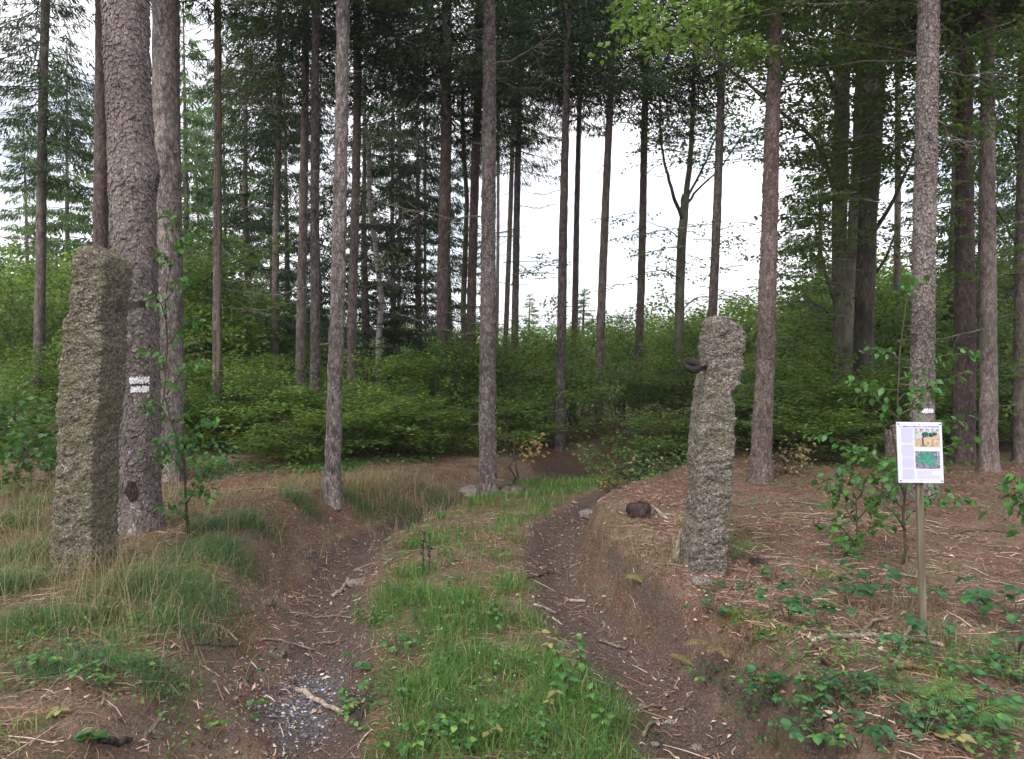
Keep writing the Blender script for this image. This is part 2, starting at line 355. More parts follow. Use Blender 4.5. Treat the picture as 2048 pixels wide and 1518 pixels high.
def masks(x, y):
    u = x - lane(y); au = np.abs(u + .09 * n2(x, y, .55, 2, 5)); nr = 1 - sst(9.5, 12, y)
    rut = np.exp(-((au - .76) / .27) ** 4) * nr
    rut = np.maximum(rut, .95 * np.exp(-(((u + 1.3) / .22) ** 2)) * (1 - sst(5, 7, y)) * .5)
    rut = np.maximum(rut, .6 * np.exp(-(((u - 1.10) / .07) ** 2)) * (1 - sst(5.6, 6.6, y)))
    rut = np.maximum(rut, np.exp(-(((x - 1.1) / 1.0) ** 2 + ((y - 10.4) / .9) ** 2)))
    strip = (1 - sst(.42, .62, np.abs(u) - .08 * sst(4.2, 3.2, y))) * nr
    tan = np.exp(-(((x + .3) / .35) ** 2 + ((y - 6.2) / .8) ** 2))      # the bare needle patch on the strip
    left = sst(-1.5, -1.9, u) * (1 - sst(4.6, 5.6, y)) * .6
    rightm = np.exp(-(((x - 1.55) / .22) ** 2 + ((y - 3.95) / .22) ** 2)) * .7
    grn = np.clip(strip * .62 * (1 - .9 * tan) + left + rightm, 0, 1)
    grv = np.exp(-(((x + 1.0) / .22) ** 2 + ((y - 3.6) / .55) ** 2)) * .85
    return rut, grn, grv
rut, grn, grv = masks(GX, GY)
for nm, a in (('rut', rut), ('green', grn), ('gravel', grv), ('far', sst(18, 45, GY))):
    A = ground.data.attributes.new(nm, 'FLOAT', 'POINT'); A.data.foreach_set('value', a.ravel().astype(np.float32))

# ------------------------------------------------------------------ the two granite gate posts
def stone_post(name, label, Lr, Rr, Df, dep, seed, mat, sides, holes):
    """a rough hewn monolith. Lr, Rr: outline rows (photo x, y); sides: which face turns back"""
    zs0 = []; xl = []; xr = []
    ys_ = np.array(sorted({r[1] for r in Lr} | {r[1] for r in Rr}))
    lx = np.interp(ys_, [r[1] for r in Lr], [r[0] for r in Lr]); rx = np.interp(ys_, [r[1] for r in Rr], [r[0] for r in Rr])
    dl, dr = (Df, Df + dep) if sides == 'R' else (Df + dep, Df)
    for y_, a, b in zip(ys_, lx, rx):
        zs0.append(at(a, y_, Df + dep * .3).z); xl.append(at(a, y_, dl - (0 if sides == 'R' else .03)).x); xr.append(at(b, y_, dr).x)
    o_ = np.argsort(zs0); zs0 = np.array(zs0)[o_]; xl = np.array(xl)[o_]; xr = np.array(xr)[o_]
    cx0 = (xl[0] + xr[0]) / 2; base = Vector((cx0, Df + dep / 2, gz(cx0, Df + dep / 2) - .12))
    K, J = 168, 400
    z = np.linspace(base.z, zs0[-1], J); a = np.interp(z, zs0, xl); b = np.interp(z, zs0, xr)
    th = np.linspace(0, 2 * np.pi, K, endpoint=False); ex = 13.0
    cs, sn = np.cos(th), np.sin(th); rr = (np.abs(cs) ** ex + np.abs(sn) ** ex) ** (-1 / ex)
    ux, uy = cs * rr, sn * rr
    X = (a + b)[:, None] / 2 + (b - a)[:, None] / 2 * ux[None]; Y = Df + dep / 2 + dep / 2 * uy[None] + 0 * X; Z = z[:, None] + 0 * X
    P = np.stack([X, Y, Z], -1); Nn = np.stack([np.sign(ux) * np.abs(ux) ** 3, np.sign(uy) * np.abs(uy) ** 3, 0 * ux], -1); Nn = unit(Nn)[None]
    rid = 1 - np.abs(fbm(P * [9, 9, 13], 3, seed + 3)) * 2.2
    ch = np.clip(fbm(P * [11, 11, 9], 2, seed + 21), -.25, .25); bl1 = np.abs(fbm(P * 7.5 + 3, 2, seed + 31)) ** .8; bl2 = np.abs(fbm(P * 19 + 1, 2, seed + 33)) ** .8; dsp = .010 * fbm(P * 4.0, 3, seed) + (.020 * (bl1 - .25) + .014 * (bl2 - .25)) + .010 * ch + .008 * fbm(P * 24, 3, seed + 7) + .007 * np.clip(fbm(P * 58, 3, seed + 9), -.3, .4) + .004 * vnoise(P * 130, seed + 13)
    P = P + Nn * dsp[..., None]
    for (hx, hy, hr_, hd) in holes:                 # sockets and chips cut in
        c_ = atn(hx, hy, Df); dd = np.sqrt((P[..., 0] - c_[0]) ** 2 + (P[..., 2] - c_[2]) ** 2)
        m_ = np.exp(-(dd / hr_) ** 3)[..., None] * ((Y < Df + dep * .6)[..., None])
        P = P - Nn * m_ * hd
    sh = sst(z[-1] - .05, z[-1], Z) ** 2            # worn shoulders
    cen = np.array([(a[-1] + b[-1]) / 2, Df + dep / 2, 0])
    P[..., 0] -= (P[..., 0] - cen[0]) * .10 * sh; P[..., 1] -= (P[..., 1] - cen[1]) * .10 * sh
    rings = [P]; 
    for q in (.82, .62, .42, .2, .04):
        R_ = P[-1:].copy(); R_[..., :2] = cen[:2] + (R_[..., :2] - cen[:2]) * q
        R_[..., 2] += .004 + .012 * (1 - q) + .014 * fbm(R_ * 18, 3, seed + 2) - .10 * dep * 0; rings.append(R_)
    P = np.concatenate(rings) - np.array(base)
    n_, k_ = P.shape[:2]; i = np.arange(n_ - 1)[:, None] * k_; j = np.arange(k_)[None]; j2 = (j + 1) % k_
    m = MB(); m.add(P.reshape(-1, 3), np.stack([i + j, i + j2, i + k_ + j2, i + k_ + j], -1).reshape(-1, 4))
    e = thing(name, label, 'gate post', base); m.obj('monolith', mat, e, True)
    return e, base
PL, bL = stone_post('stone_gatepost', 'tall mossy granite gatepost in long grass, flat iron hook near its top',
    [(152, 496), (145, 520), (140, 560), (137, 600), (134, 626), (124, 640), (119, 683), (113, 752), (112, 849), (107, 922), (105, 987), (99, 1056), (97, 1165)],
    [(240, 496), (262, 520), (266, 558), (260, 600), (254, 640), (259, 688), (257, 738), (251, 821), (243, 872), (241, 964), (239, 1056), (237, 1165)],
    4.30, .31, 100, M_granL, 'R', [(240, 608, .03, .045), (222, 684, .028, .04), (212, 846, .02, .03), (215, 1022, .035, .03), (205, 1062, .02, .02)])
PR, bR = stone_post('stone_gatepost', 'grey granite gatepost with pale chipped top and a small iron ring',
    [(1410, 636), (1404, 653), (1397, 694), (1396, 731), (1390, 768), (1384, 812), (1381, 856), (1377, 900), (1376, 952), (1375, 1000), (1373, 1037), (1369, 1063), (1365, 1111), (1364, 1165)],
    [(1462, 640), (1488, 653), (1493, 668), (1491, 701), (1486, 745), (1480, 768), (1466, 784), (1472, 812), (1472, 878), (1467, 934), (1466, 982), (1462, 1022), (1450, 1032), (1448, 1044), (1459, 1063), (1457, 1100), (1454, 1165)],
    4.45, .28, 200, M_granR, 'L', [(1397, 790, .02, .05), (1382, 1045, .03, .03)])
# left post: flat iron strap that juts out and widens, with a flat dark disc for the shade in its hole
def strap(pts, h0, h1, th, name, parent, base, tilt=(0, 0, 1)):
    P = np.array([list(p) for p in pts]) - np.array(base); n = len(P); m = MB()
    T = np.gradient(P, axis=0); T = unit(T); up = unit(np.array(tilt, float)); S = unit(np.cross(T, up))
    hh = np.linspace(h0, h1, n)[:, None] / 2; V = np.stack([P - up * hh - S * th / 2, P - up * hh + S * th / 2, P + up * hh + S * th / 2, P + up * hh - S * th / 2], 1)
    i = np.arange(n - 1)[:, None] * 4; j = np.arange(4)[None]; j2 = (j + 1) % 4
    q = np.stack([i + j, i + j2, i + 4 + j2, i + 4 + j], -1).reshape(-1, 4)
    q = np.concatenate([q, [[3, 2, 1, 0]], [[4 * n - 4, 4 * n - 3, 4 * n - 2, 4 * n - 1]]])
    m.add(V.reshape(-1, 3), q); return m.obj(name, M_iron, parent)
pts = [at(232, 622, 4.38), at(244, 617, 4.34), at(256, 612, 4.30), at(268, 609, 4.27), at(279, 608, 4.26), at(291, 608, 4.29)]
tag(strap(pts, .022, .040, .007, 'iron_hook', PL, bL), 'dark rusty flat iron hook')
m = MB(); c_ = atn(236, 606, 4.31) - np.array(bL); th = np.linspace(0, 2 * np.pi, 12, endpoint=False)
for k, (r_, yy) in enumerate(((.021, .02),)):
    V = np.stack([c_[0] + r_ * .8 * np.cos(th), np.full(12, c_[1] + yy), c_[2] + r_ * 1.3 * np.sin(th)], -1)
    m.add(np.concatenate([V, [[c_[0], c_[1] + yy, c_[2]]]]), [[12, (q + 1) % 12, q] for q in range(12)])
m.obj('socket_shade', M_hole_shade, PL)
# right post: iron ring (hinge eye) on a short shank
c_ = atn(1384, 731, 4.44) - np.array(bR); m = MB(); n = 28
th = np.linspace(0, 2 * np.pi, n, endpoint=False); rows = []
for (r_, dz) in ((.046, -.022), (.050, 0.0), (.052, .022), (.048, .022), (.046, 0.0), (.042, -.022)):
    rows.append(np.stack([c_[0] + r_ * np.cos(th), c_[1] + r_ * np.sin(th), c_[2] + dz + .50 * r_ * np.sin(th) - .12 * r_ * np.cos(th)], -1))
V = np.array(rows); i = np.arange(6)[:, None] * n; i2 = ((np.arange(6) + 1) % 6)[:, None] * n; j = np.arange(n)[None]; j2 = (j + 1) % n
m.add(V.reshape(-1, 3), np.stack([i + j, i + j2, i2 + j2, i2 + j], -1).reshape(-1, 4)); m.obj('iron_ring', M_iron, PR, True)
strap([at(1390, 738, 4.44), at(1397, 738, 4.45), at(1408, 736, 4.50), at(1416, 735, 4.55)], .024, .03, .012, 'shank', PR, bR)

# ------------------------------------------------------------------ prototype meshes for trees
def spruce_crown_mesh(name, H, Lmax, Lmin, mat, seed, nb=6, dz=.42, per_m=75, droop=.35, sl=(.12, .28), sw=(.018, .034), rows=None):
    """whorls of drooping boughs hung with needle sprays; z from 0 up to H"""
    global rng
    keep = rng; rng = np.random.default_rng(seed); m = MB()
    z = .0
    while z < H:
        f = z / H; Lb = (Lmax * (1 - f) ** .8 + Lmin * f) 
        for k in range(nb):
            az = rng.random() * 2 * np.pi; L_ = Lb * rng.uniform(.55, 1.15); z0 = z + rng.uniform(-.15, .15); 
            t = np.linspace(0, 1, 7); dr = droop * rng.uniform(.5, 1.4)
            px = L_ * t; pz = z0 - dr * L_ * t + .55 * dr * L_ * t ** 3 + .10 * L_ * t
            P = np.stack([px * np.cos(az), px * np.sin(az), pz], -1); P[:, :2] += rng.normal(0, .03, (7, 2)) * t[:, None]
            tube(m, P, np.linspace(.016, .003, 7) * (.6 + L_ * .3), 3, 0, False)
            ns = int(per_m * L_ * rng.uniform(.6, 1.3)); s = rng.uniform(.12, 1.0, ns) ** .8
            side = rng.choice([-1, 1], ns); w = .30 * L_ * np.sin(np.pi * (s * .85 + .1)) * rng.random(ns)
            O = np.stack([np.interp(s, t, P[:, c]) for c in range(3)], -1)
            out = np.array([np.cos(az), np.sin(az), 0]); lat = np.array([-np.sin(az), np.cos(az), 0])
            O = O + lat * (side * w)[:, None] + out * (w * .45)[:, None]; O[:, 2] -= .25 * w + rng.random(ns) * .05
            D = out * rng.uniform(.1, .7, ns)[:, None] + lat * (side * rng.uniform(.0, .8, ns))[:, None]; D[:, 2] = -rng.uniform(.15, 1.5, ns)
            leaves(m, O, D, unit(rng.normal(0, 1, (ns, 3))), rng.uniform(*sl, ns), rng.uniform(*sw, ns), rng.random(ns), .1, .4)
        z += dz * rng.uniform(.8, 1.2)
    me = m.mesh(name, mat); rng = keep; return me
def spray(m, P0, P1, nl, wid, ll=(.055, .085), sag=.08, wood=None, rlo=0.0, rhi=1.0, nsg=.62):
    """one flat spray of broad leaves along a twig"""
    P0 = np.asarray(P0, float); P1 = np.asarray(P1, float); t = np.linspace(0, 1, 5)
    Ln = np.linalg.norm(P1 - P0); P = P0 + (P1 - P0) * t[:, None]; P[:, 2] -= sag * Ln * t ** 2 * 1.5 - sag * Ln * t
    P[1:] += rng.normal(0, .03 * Ln, (4, 3)) * [1, 1, .5]
    if wood is not None: tube(wood, P, np.linspace(.006, .002, 5) * (.5 + Ln), 3, 0, False)
    s = rng.uniform(.1, 1.05, nl); O = np.stack([np.interp(s, t, P[:, c]) for c in range(3)], -1)
    out = unit(P1 - P0); lat = unit(np.cross(out, [0, 0, 1.])); side = rng.choice([-1, 1], nl); w = wid * rng.random(nl) * (1.1 - .6 * s)
    O = O + lat * (side * w)[:, None] + out * (w * .5)[:, None]; O[:, 2] -= .18 * w + rng.normal(0, .025 + (nsg > .7) * .05, nl)
    D = out * rng.uniform(.2, 1, nl)[:, None] + lat * (side * rng.uniform(.3, 1.1, nl))[:, None]; D[:, 2] += rng.normal(-.35, .4, nl)
    N = unit(np.array([0, 0, .8]) + rng.normal(0, nsg, (nl, 3))); L_ = rng.uniform(*ll, nl)
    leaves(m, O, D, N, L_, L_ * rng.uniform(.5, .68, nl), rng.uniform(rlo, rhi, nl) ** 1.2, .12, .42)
def bush_mesh(name, H, R, mat, seed, nb=34, nl=110, ll=(.05, .08), erect=0):
    global rng
    keep = rng; rng = np.random.default_rng(seed); m = MB(); wd = MB()
    nst = rng.integers(2, 5)
    for s_ in range(nst):
        ax = rng.normal(0, .12 * R, 2); lean = rng.normal(0, .28 * R, 2); t = np.linspace(0, 1, 6)
        P = np.stack([ax[0] + lean[0] * t, ax[1] + lean[1] * t, H * t * rng.uniform(.75, 1)], -1); P[1:, :2] += rng.normal(0, .05, (5, 2))
        tube(wd, P, np.linspace(.014, .003, 6), 4, 0, False)
        for b in range(nb // nst):
            f = rng.uniform(.06, 1.0) ** .85; az = rng.random() * 2 * np.pi
            O = np.array([np.interp(f, t, P[:, c]) for c in range(3)])
            L_ = R * (.35 + .75 * np.sin(np.pi * min(1, f * .75 + .2))) * rng.uniform(.6, 1.1)
            up = rng.uniform(-.15, .7) + erect * rng.uniform(.2, 1.2)
            spray(m, O, O + np.array([np.cos(az), np.sin(az), up]) * L_, int(nl * L_ / R), .22 * R + .1, ll, .15, wd, 0, 1, .95)
    me = m.mesh(name, mat); wm = wd.mesh(name + '_stems', M_stem); rng = keep; return me, wm
def bare_branch_mesh(name, L_, seed, twigs=14):
    global rng
    keep = rng; rng = np.random.default_rng(seed); m = MB(); t = np.linspace(0, 1, 8)
    P = np.stack([L_ * t, .05 * L_ * np.sin(t * 3 + seed), -.22 * L_ * t + .28 * L_ * t ** 2.2], -1); P[1:] += rng.normal(0, .012 * L_, (7, 3))
    tube(m, P, np.linspace(.009, .0025, 8), 4, 0, False)
    for k in range(twigs):
        f = rng.uniform(.2, 1); O = np.array([np.interp(f, t, P[:, c]) for c in range(3)]); l2 = L_ * rng.uniform(.12, .38) * (1.2 - f * .6)
        D = np.array([rng.uniform(.3, 1), rng.choice([-1, 1]) * rng.uniform(.2, 1), rng.uniform(-.8, .4)]); D /= np.linalg.norm(D)
        Q = O + D * l2 * np.linspace(0, 1, 4)[:, None]; Q[1:] += rng.normal(0, .02 * L_, (3, 3)); tube(m, Q, [.0035, .003, .0025, .0015], 3, 0, False)
    me = m.mesh(name, M_twig); rng = keep; return me

CROWN = [spruce_crown_mesh('spruce_crown', 9.5, 1.55, .5, M_spruce, 300 + k, nb=9, dz=.52, per_m=140, droop=.5, sl=(.07, .24), sw=(.012, .026)) for k in range(4)]
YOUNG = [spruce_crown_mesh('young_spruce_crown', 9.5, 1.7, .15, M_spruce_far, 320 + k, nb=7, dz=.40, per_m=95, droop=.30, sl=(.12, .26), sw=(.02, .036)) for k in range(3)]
DARKY = [spruce_crown_mesh('dark_spruce_crown', 9.5, 1.5, .2, M_spruce, 340 + k, nb=8, dz=.46, per_m=125, droop=.45, sl=(.08, .22), sw=(.015, .028)) for k in range(2)]
BARE = [bare_branch_mesh('bare_branch', 1.0, 400 + k) for k in range(5)]
STUB = [bare_branch_mesh('branch_stub', .16, 420 + k, 0) for k in range(2)]
BUSH = [bush_mesh('thicket', 2.4, .95, M_thick if k % 3 else M_thickY, 500 + k, 46, 135, (.055, .085), k % 2) for k in range(8)]
PALE = [bush_mesh('pale_thicket', 2.4, .9, M_pale, 520 + k, 40, 90, (.08, .13)) for k in range(3)]

# ------------------------------------------------------------------ trunks
def make_trunk(px0, px1, w0, w1, D, H, mat, flare=.35, seg=26, dens=.07, bulges=(), seed=0, amp=.012, parent_name='spruce_tree', label='', cat='tree', group=None, extra=0):
    """a trunk standing at depth D whose axis passes photo x px0 at its foot and px1 at the top edge of the photo"""
    x = (px0 - CX) / F * D
    for _ in range(3):
        z = gz(x, D); dep = D * math.cos(PITCH) - (z - EYE) * math.sin(PITCH); x = (px0 - CX) / F * dep
    base = Vector((x, D, gz(x, D) - .08)); top = at(px1, 0, D)
    slope = (top.x - base.x) / (top.z - base.z); ys = rng.normal(0, .01)
    r0 = w0 / 2 * D / F * .90; r1 = w1 / 2 * D / F * .90; hv = top.z - base.z
    z = np.concatenate([np.arange(0, hv + 1, dens), np.linspace(hv + 1.2, H, 12)])
    R = np.interp(z, [0, hv, H], [r0, r1, .02]) ; R = R + flare * r0 * np.exp(-z / .16) * .75
    bx = (rng.uniform(.3, 1) * min(r0 * .5, .022)) * np.sin(z * rng.uniform(.5, .9) + rng.random() * 6) * sst(0, 1.5, z) * (1 - sst(hv - 1, hv + 2, z)); 
    C = np.stack([slope * z + bx, ys * z + 0 * z, z], -1); th = np.linspace(0, 2 * np.pi, seg, endpoint=False)
    cs = np.stack([np.cos(th), np.sin(th), 0 * th], -1)
    lob = 1 + .16 * np.exp(-z / .2)[:, None] * np.sin(th[None] * 5 + seed)
    P = C[:, None] + R[:, None, None] * lob[..., None] * cs[None]
    Q = P + [seed * 3.1, 0, 0]
    dsp = amp * fbm(Q * [14, 14, 7], 3, seed) + amp * .6 * fbm(Q * [40, 40, 26], 2, seed + 1)
    for (bz, bth, br, bh) in bulges:
        a_ = np.angle(np.exp(1j * (th[None] - bth))); dsp = dsp + bh * np.exp(-((z[:, None] - bz) / br) ** 2 - (a_ / 1.0) ** 2)
    P = P + cs[None] * dsp[..., None]
    n = len(z); i = np.arange(n - 1)[:, None] * seg; j = np.arange(seg)[None]; j2 = (j + 1) % seg
    m = MB(); m.add(P.reshape(-1, 3), np.stack([i + j, i + j2, i + seg + j2, i + seg + j], -1).reshape(-1, 4))
    e = thing(parent_name, label, cat, base, group)
    m.obj('trunk', mat, e, True)
    info = dict(z=z, C=C, R=R, P=P, th=th, hv=hv, base=base, e=e, H=H, D=D)
    return info
def on_trunk(I, z, th, off=0.0):
    """point and outward normal on the built bark surface"""
    k = int(np.clip(np.searchsorted(I['z'], z), 1, len(I['z']) - 1)); f = (z - I['z'][k - 1]) / (I['z'][k] - I['z'][k - 1])
    j = (th % (2 * np.pi)) / (2 * np.pi) * len(I['th']); j0 = int(j) % len(I['th']); j1 = (j0 + 1) % len(I['th']); g = j - int(j)
    p = (I['P'][k - 1, j0] * (1 - f) + I['P'][k, j0] * f) * (1 - g) + (I['P'][k - 1, j1] * (1 - f) + I['P'][k, j1] * f) * g
    nrm = np.array([math.cos(th), math.sin(th), 0]); return p + nrm * off, nrm
def plates(I, n, zmax, size, lift, singles=0, vis=None):
    """curled bark scales standing proud of the trunk; the ones that show largest are parts of their own"""
    m = MB(); cand = []
    for _ in range(n):
        z = rng.uniform(.05, zmax); th = rng.uniform(0, 2 * np.pi)
        cand.append((z, th))
    def plate(s):
        a = np.linspace(0, 2 * np.pi, 7, endpoint=False) + rng.uniform(0, 1); rr = s * rng.uniform(.6, 1.1, 7)
        v = np.stack([rr * np.cos(a), 0 * a, rr * np.sin(a) * 1.1], -1)
        lf = lift * (rng.uniform(.2, 1.0) * (.5 - .5 * np.sin(a)) + .45); v[:, 1] = -lf
        v = np.concatenate([v, [[0, -lift * .55, 0]], v * [1, 0, 1] + [0, .004, 0]])
        f = [[7, k, (k + 1) % 7] for k in range(7)] + [[k, 8 + k, 8 + (k + 1) % 7] for k in range(7)] + [[k, 8 + (k + 1) % 7, (k + 1) % 7] for k in range(7)]
        return v, np.array(f)
    def basis(nrm): S = np.array([-nrm[1], nrm[0], 0]); return np.stack([S, -nrm, np.array([0, 0, 1.])], 0)
    toward = math.atan2(-I['base'].y, -I['base'].x)
    score = [-abs(math.remainder(th - toward, 2 * math.pi)) + rng.uniform(0, .8) for z, th in cand]
    order = np.argsort(score)[::-1]; own = set(order[:singles].tolist()) if singles else set()
    protos = []
    for k in range(6):
        v, f = plate(size); q = MB(); q.add(v, f); protos.append(q.mesh('bark_scale', M_plate))
    for idx, (z, th) in enumerate(cand):
        p, nrm = on_trunk(I, z, th, .001)
        if idx in own:
            o = link('bark_scale', protos[idx % 6], I['e']); B = basis(nrm); s = rng.uniform(.6, 1.25)
            o.matrix_local = Matrix([[*(B[:, r] * s), p[r]] for r in range(3)] + [[0, 0, 0, 1]]); continue
        v, f = plate(size * rng.uniform(.5, 1.15)); m.add(p + v @ basis(nrm), f)
    o = m.obj('bark_scales', M_plate, I['e']); tag(o, kind='stuff')
def bark_patch(I, z0, z1, tha, thb, mat, name, label=None, off=.006, seed=0, oval=False):
    """a painted or bare patch that follows the bark"""
    n, k = 26, 10; V = []; zz = np.linspace(z0, z1, k); tt = np.linspace(tha, thb, n)
    for a, z in enumerate(zz):
        for b, t_ in enumerate(tt):
            if oval: q = math.sin(math.pi * (a + .15) / (k - .7)) ** .6 * (1 + .12 * math.sin(a * 2.3)); t_ = (tha + thb) / 2 + (t_ - (tha + thb) / 2) * q
            ed = .004 * math.sin(b * 1.7 + seed) * (1 if a == 0 else -1 if a == k - 1 else 0)
            p, nn = on_trunk(I, z + ed + rng.normal(0, .002), t_ + (rng.normal(0, .02) if b in (0, n - 1) else 0), off + rng.normal(0, .0012)); V.append(p)
    i = (np.arange(k - 1)[:, None] * n + np.arange(n - 1)[None]).ravel(); m = MB(); m.add(V, np.stack([i, i + 1, i + n + 1, i + n], -1))
    o = m.obj(name, mat, I['e'], True)
    if label: tag(o, label)
    return o
def stubs(I, n, zlo, zhi, me, smin, smax, name='dead_branch', droop=0.0):
    for _ in range(n):
        z = rng.uniform(zlo, zhi); th = rng.uniform(0, 2 * np.pi); p, nrm = on_trunk(I, z, th, -.004)
        o = link(name, me[rng.integers(len(me))], I['e'], p); o.rotation_euler = (rng.uniform(-.5, .5), rng.uniform(-.15, .2) + droop, th); s = rng.uniform(smin, smax); o.scale = (s, s, s)
def crown(I, me, zs, ze, sxy, name='crown'):
    o = link(name, me, I['e'], (float(np.interp(zs, I['z'], I['C'][:, 0])), 0, zs)); o.scale = (sxy, sxy, (ze - zs) / 9.5); o.rotation_euler = (0, 0, rng.random() * 6.28); 
    return o
def z_of(py, D, I): return at(CX, py, D).z - I['base'].z

T = {}
# key: px foot, px top, w foot, w top, D, H, bark, crown from photo row (None: above the photo), crown width, bare branches, stubs, label
SPR = {
 'a': (72, 92, 24, 17, 13, 17, M_bark, 330, .75, 9, 8, 'slim spruce at the far left standing clear against the bright sky'),
 'b': (196, 204, 32, 28, 9.5, 18, M_barkR, -60, .9, 0, 6, 'brownish spruce half hidden behind the big trail-marked trunk'),
 'd': (336, 329, 62, 56, 8.4, 20, M_barkG, -120, 1.0, 0, 8, 'thick smooth grey spruce just behind the trail-marked trunk'),
 'f': (549, 562, 17, 12, 15, 17, M_bark, 285, .8, 5, 4, 'thin dark spruce between the split-bark tree and the pair of trunks'),
 'g': (600, 612, 24, 14, 12.8, 17, M_bark, 200, .8, 6, 5, 'dark spruce just to the left of a paler slim one'),
 'h': (628, 634, 24, 15, 11.0, 17, M_barkG, 0, .8, 5, 12, 'slim grey spruce with many short branch stubs, before the dark one'),
 'i': (664, 691, 36, 26, 7.0, 17, M_barkG, -150, .8, 1, 16, 'pale leaning spruce with mossy foot on the bank beside the left rut'),
 'j': (704, 713, 22, 16, 12.5, 17, M_bark, 120, .9, 8, 5, 'dark spruce directly behind the pale leaning one'),
 'l': (797, 801, 8, 6, 19, 15, M_bark, 480, .55, 8, 2, 'very thin spruce stem in the dark gap right of the birch'),
 'm': (852, 850, 7, 5, 20, 14, M_bark, 430, .5, 8, 2, 'thinnest spruce stem in the shade left of the reddish trunk'),
 'n': (884, 892, 27, 20, 12.2, 19, M_barkR, 230, 1.0, 14, 10, 'reddish brown spruce with many bare lower branches, left of the centre'),
 'o': (940, 957, 22, 17, 13.2, 18, M_barkR, 180, .9, 8, 6, 'brown spruce right behind the central pale trunk on its left side'),
 'p': (976, 977, 40, 26, 8.4, 18, M_barkG, -60, .8, 3, 20, 'pale scaly spruce in the middle standing behind a flat rock'),
 'q': (1006, 1034, 12, 9, 18, 16, M_bark, 330, .7, 5, 2, 'thin dark spruce leaning right, behind the central trunk'),
 'r': (1025, 1044, 17, 12, 14.5, 17, M_barkG, 210, .75, 5, 8, 'slender grey-green spruce right of the central trunk'),
 's': (1118, 1137, 24, 13, 11.4, 18, M_barkG, 180, .9, 4, 12, 'slim light grey spruce at the left edge of the open sky gap'),
 't': (1144, 1166, 16, 9, 16, 17, M_bark, 230, .7, 4, 3, 'black-looking thin spruce right next to the light grey one'),
 'u': (1196, 1226, 21, 13, 13.2, 18, M_bark, 150, .9, 3, 4, 'straight bare spruce trunk leaning right within the sky gap'),
 'v': (1271, 1298, 19, 13, 14, 18, M_bark, 200, .9, 3, 3, 'straight dark spruce trunk in the centre of the sky gap'),
 'x': (1415, 1443, 22, 15, 13, 18, M_barkG, 150, .8, 2, 4, 'slim spruce rising straight behind the grey gatepost'),
 'y': (1519, 1553, 46, 26, 8.0, 18, M_barkR, -80, .7, 1, 12, 'reddish scaly spruce right of the grey gatepost'),
 'A': (1789, 1800, 16, 11, 14, 16, M_bark, 60, .8, 4, 2, 'thin straight dark trunk between the beech clump and the sign tree'),
 'B': (1845, 1856, 50, 42, 6.8, 20, M_barkG, -200, 1.0, 3, 14, 'stout scaly spruce with white trail stripe behind the information sign'),
 'C': (1925, 1932, 50, 28, 9.5, 19, M_barkR, 60, .9, 3, 4, 'thick dark spruce right of the sign tree'),
 'D': (1977, 1994, 38, 27, 8.6, 18, M_bark, -60, .9, 4, 8, 'grey-brown spruce at the right with bare arching twigs'),
 'E': (1957, 1968, 18, 12, 12.5, 16, M_bark, 60, .8, 2, 2, 'narrow black trunk squeezed between two thicker spruces at the right'),
 'G': (2043, 2046, 34, 24, 9.6, 17, M_bark, 0, .9, 2, 3, 'dark trunk cut by the right edge of the view'),
 'H': (993, 998, 8, 6, 21, 15, M_bark, 300, .6, 3, 0, 'distant thread-thin spruce just right of the central trunk'),
}
for n_, (k, (p0, p1, w0, w1, D, H, mt, cpy, cw, nbr, nst, lb)) in enumerate(SPR.items()):
    H = 1.6 + D * .455 + 3.2
    I = make_trunk(p0, p1, w0, w1, D, H, mt, flare=.35 if D > 9 else .75, seed=n_ * 3, label=lb, amp=.008 if D > 9 else .011, dens=.09 if D > 9 else .05, seg=20 if D > 9 else 30)
    T[k] = I
    zc = z_of(cpy, D, I); crown(I, CROWN[n_ % 4], min(zc, H - 2.4), H, cw * 1.25)
    if nbr: stubs(I, nbr, max(1.6, zc - 4.2), zc + .4, BARE, .5, 1.25)
    if nst: stubs(I, nst, .8, I['hv'], STUB, .4, 1.0, 'branch_stub')
# the big trail-marked spruce
I = make_trunk(277, 253, 90, 91, 5.4, 12.5, M_barkG, flare=.55, seg=72, dens=.03, bulges=[(2.62, -.1, .12, .032), (2.50, -1.0, .07, .02), (.62, -1.1, .08, .02)], seed=77, amp=.012, label='biggest spruce with scaly bark and two white trail stripes, behind the mossy gatepost')
T['c'] = I; plates(I, 7600, 4.1, .017, .006, 300); crown(I, CROWN[1], 7.5, 12.5, 1.0)
def th_of(I, z, px):
    """angle on the trunk whose surface shows at photo column px"""
    best = min(np.linspace(-math.pi, 0, 181), key=lambda t_: abs((on_trunk(I, z, t_)[0][0] + I['base'].x) / (on_trunk(I, z, t_)[0][1] + I['base'].y) * F + CX - px))
    return best
za, zb = z_of(768, 5.3, I), z_of(757, 5.3, I); t0, t1 = th_of(I, za, 258), th_of(I, za, 296)
za, zb, zc, zd = z_of(767.5, 5.25, I), z_of(754, 5.25, I), z_of(785, 5.25, I), z_of(773, 5.25, I)
bark_patch(I, za, zb, t0, t1, M_paint, 'trail_stripe', 'white painted stripe', .010, 1); bark_patch(I, zc, zd, t0 + .04, t1, M_paint, 'trail_stripe', 'white painted stripe', .010, 2)
bark_patch(I, z_of(1000, 5.3, I), z_of(960, 5.3, I), th_of(I, .5, 247), th_of(I, .5, 272), M_knot, 'bark_scar', 'dark resin scar', .010, 3, True)
I = T['B']; za, zb = z_of(826, 6.7, I), z_of(817, 6.7, I)
bark_patch(I, za, zb, th_of(I, za, 1845), th_of(I, za, 1868), M_paint, 'trail_stripe', 'single white painted stripe', .008, 4)
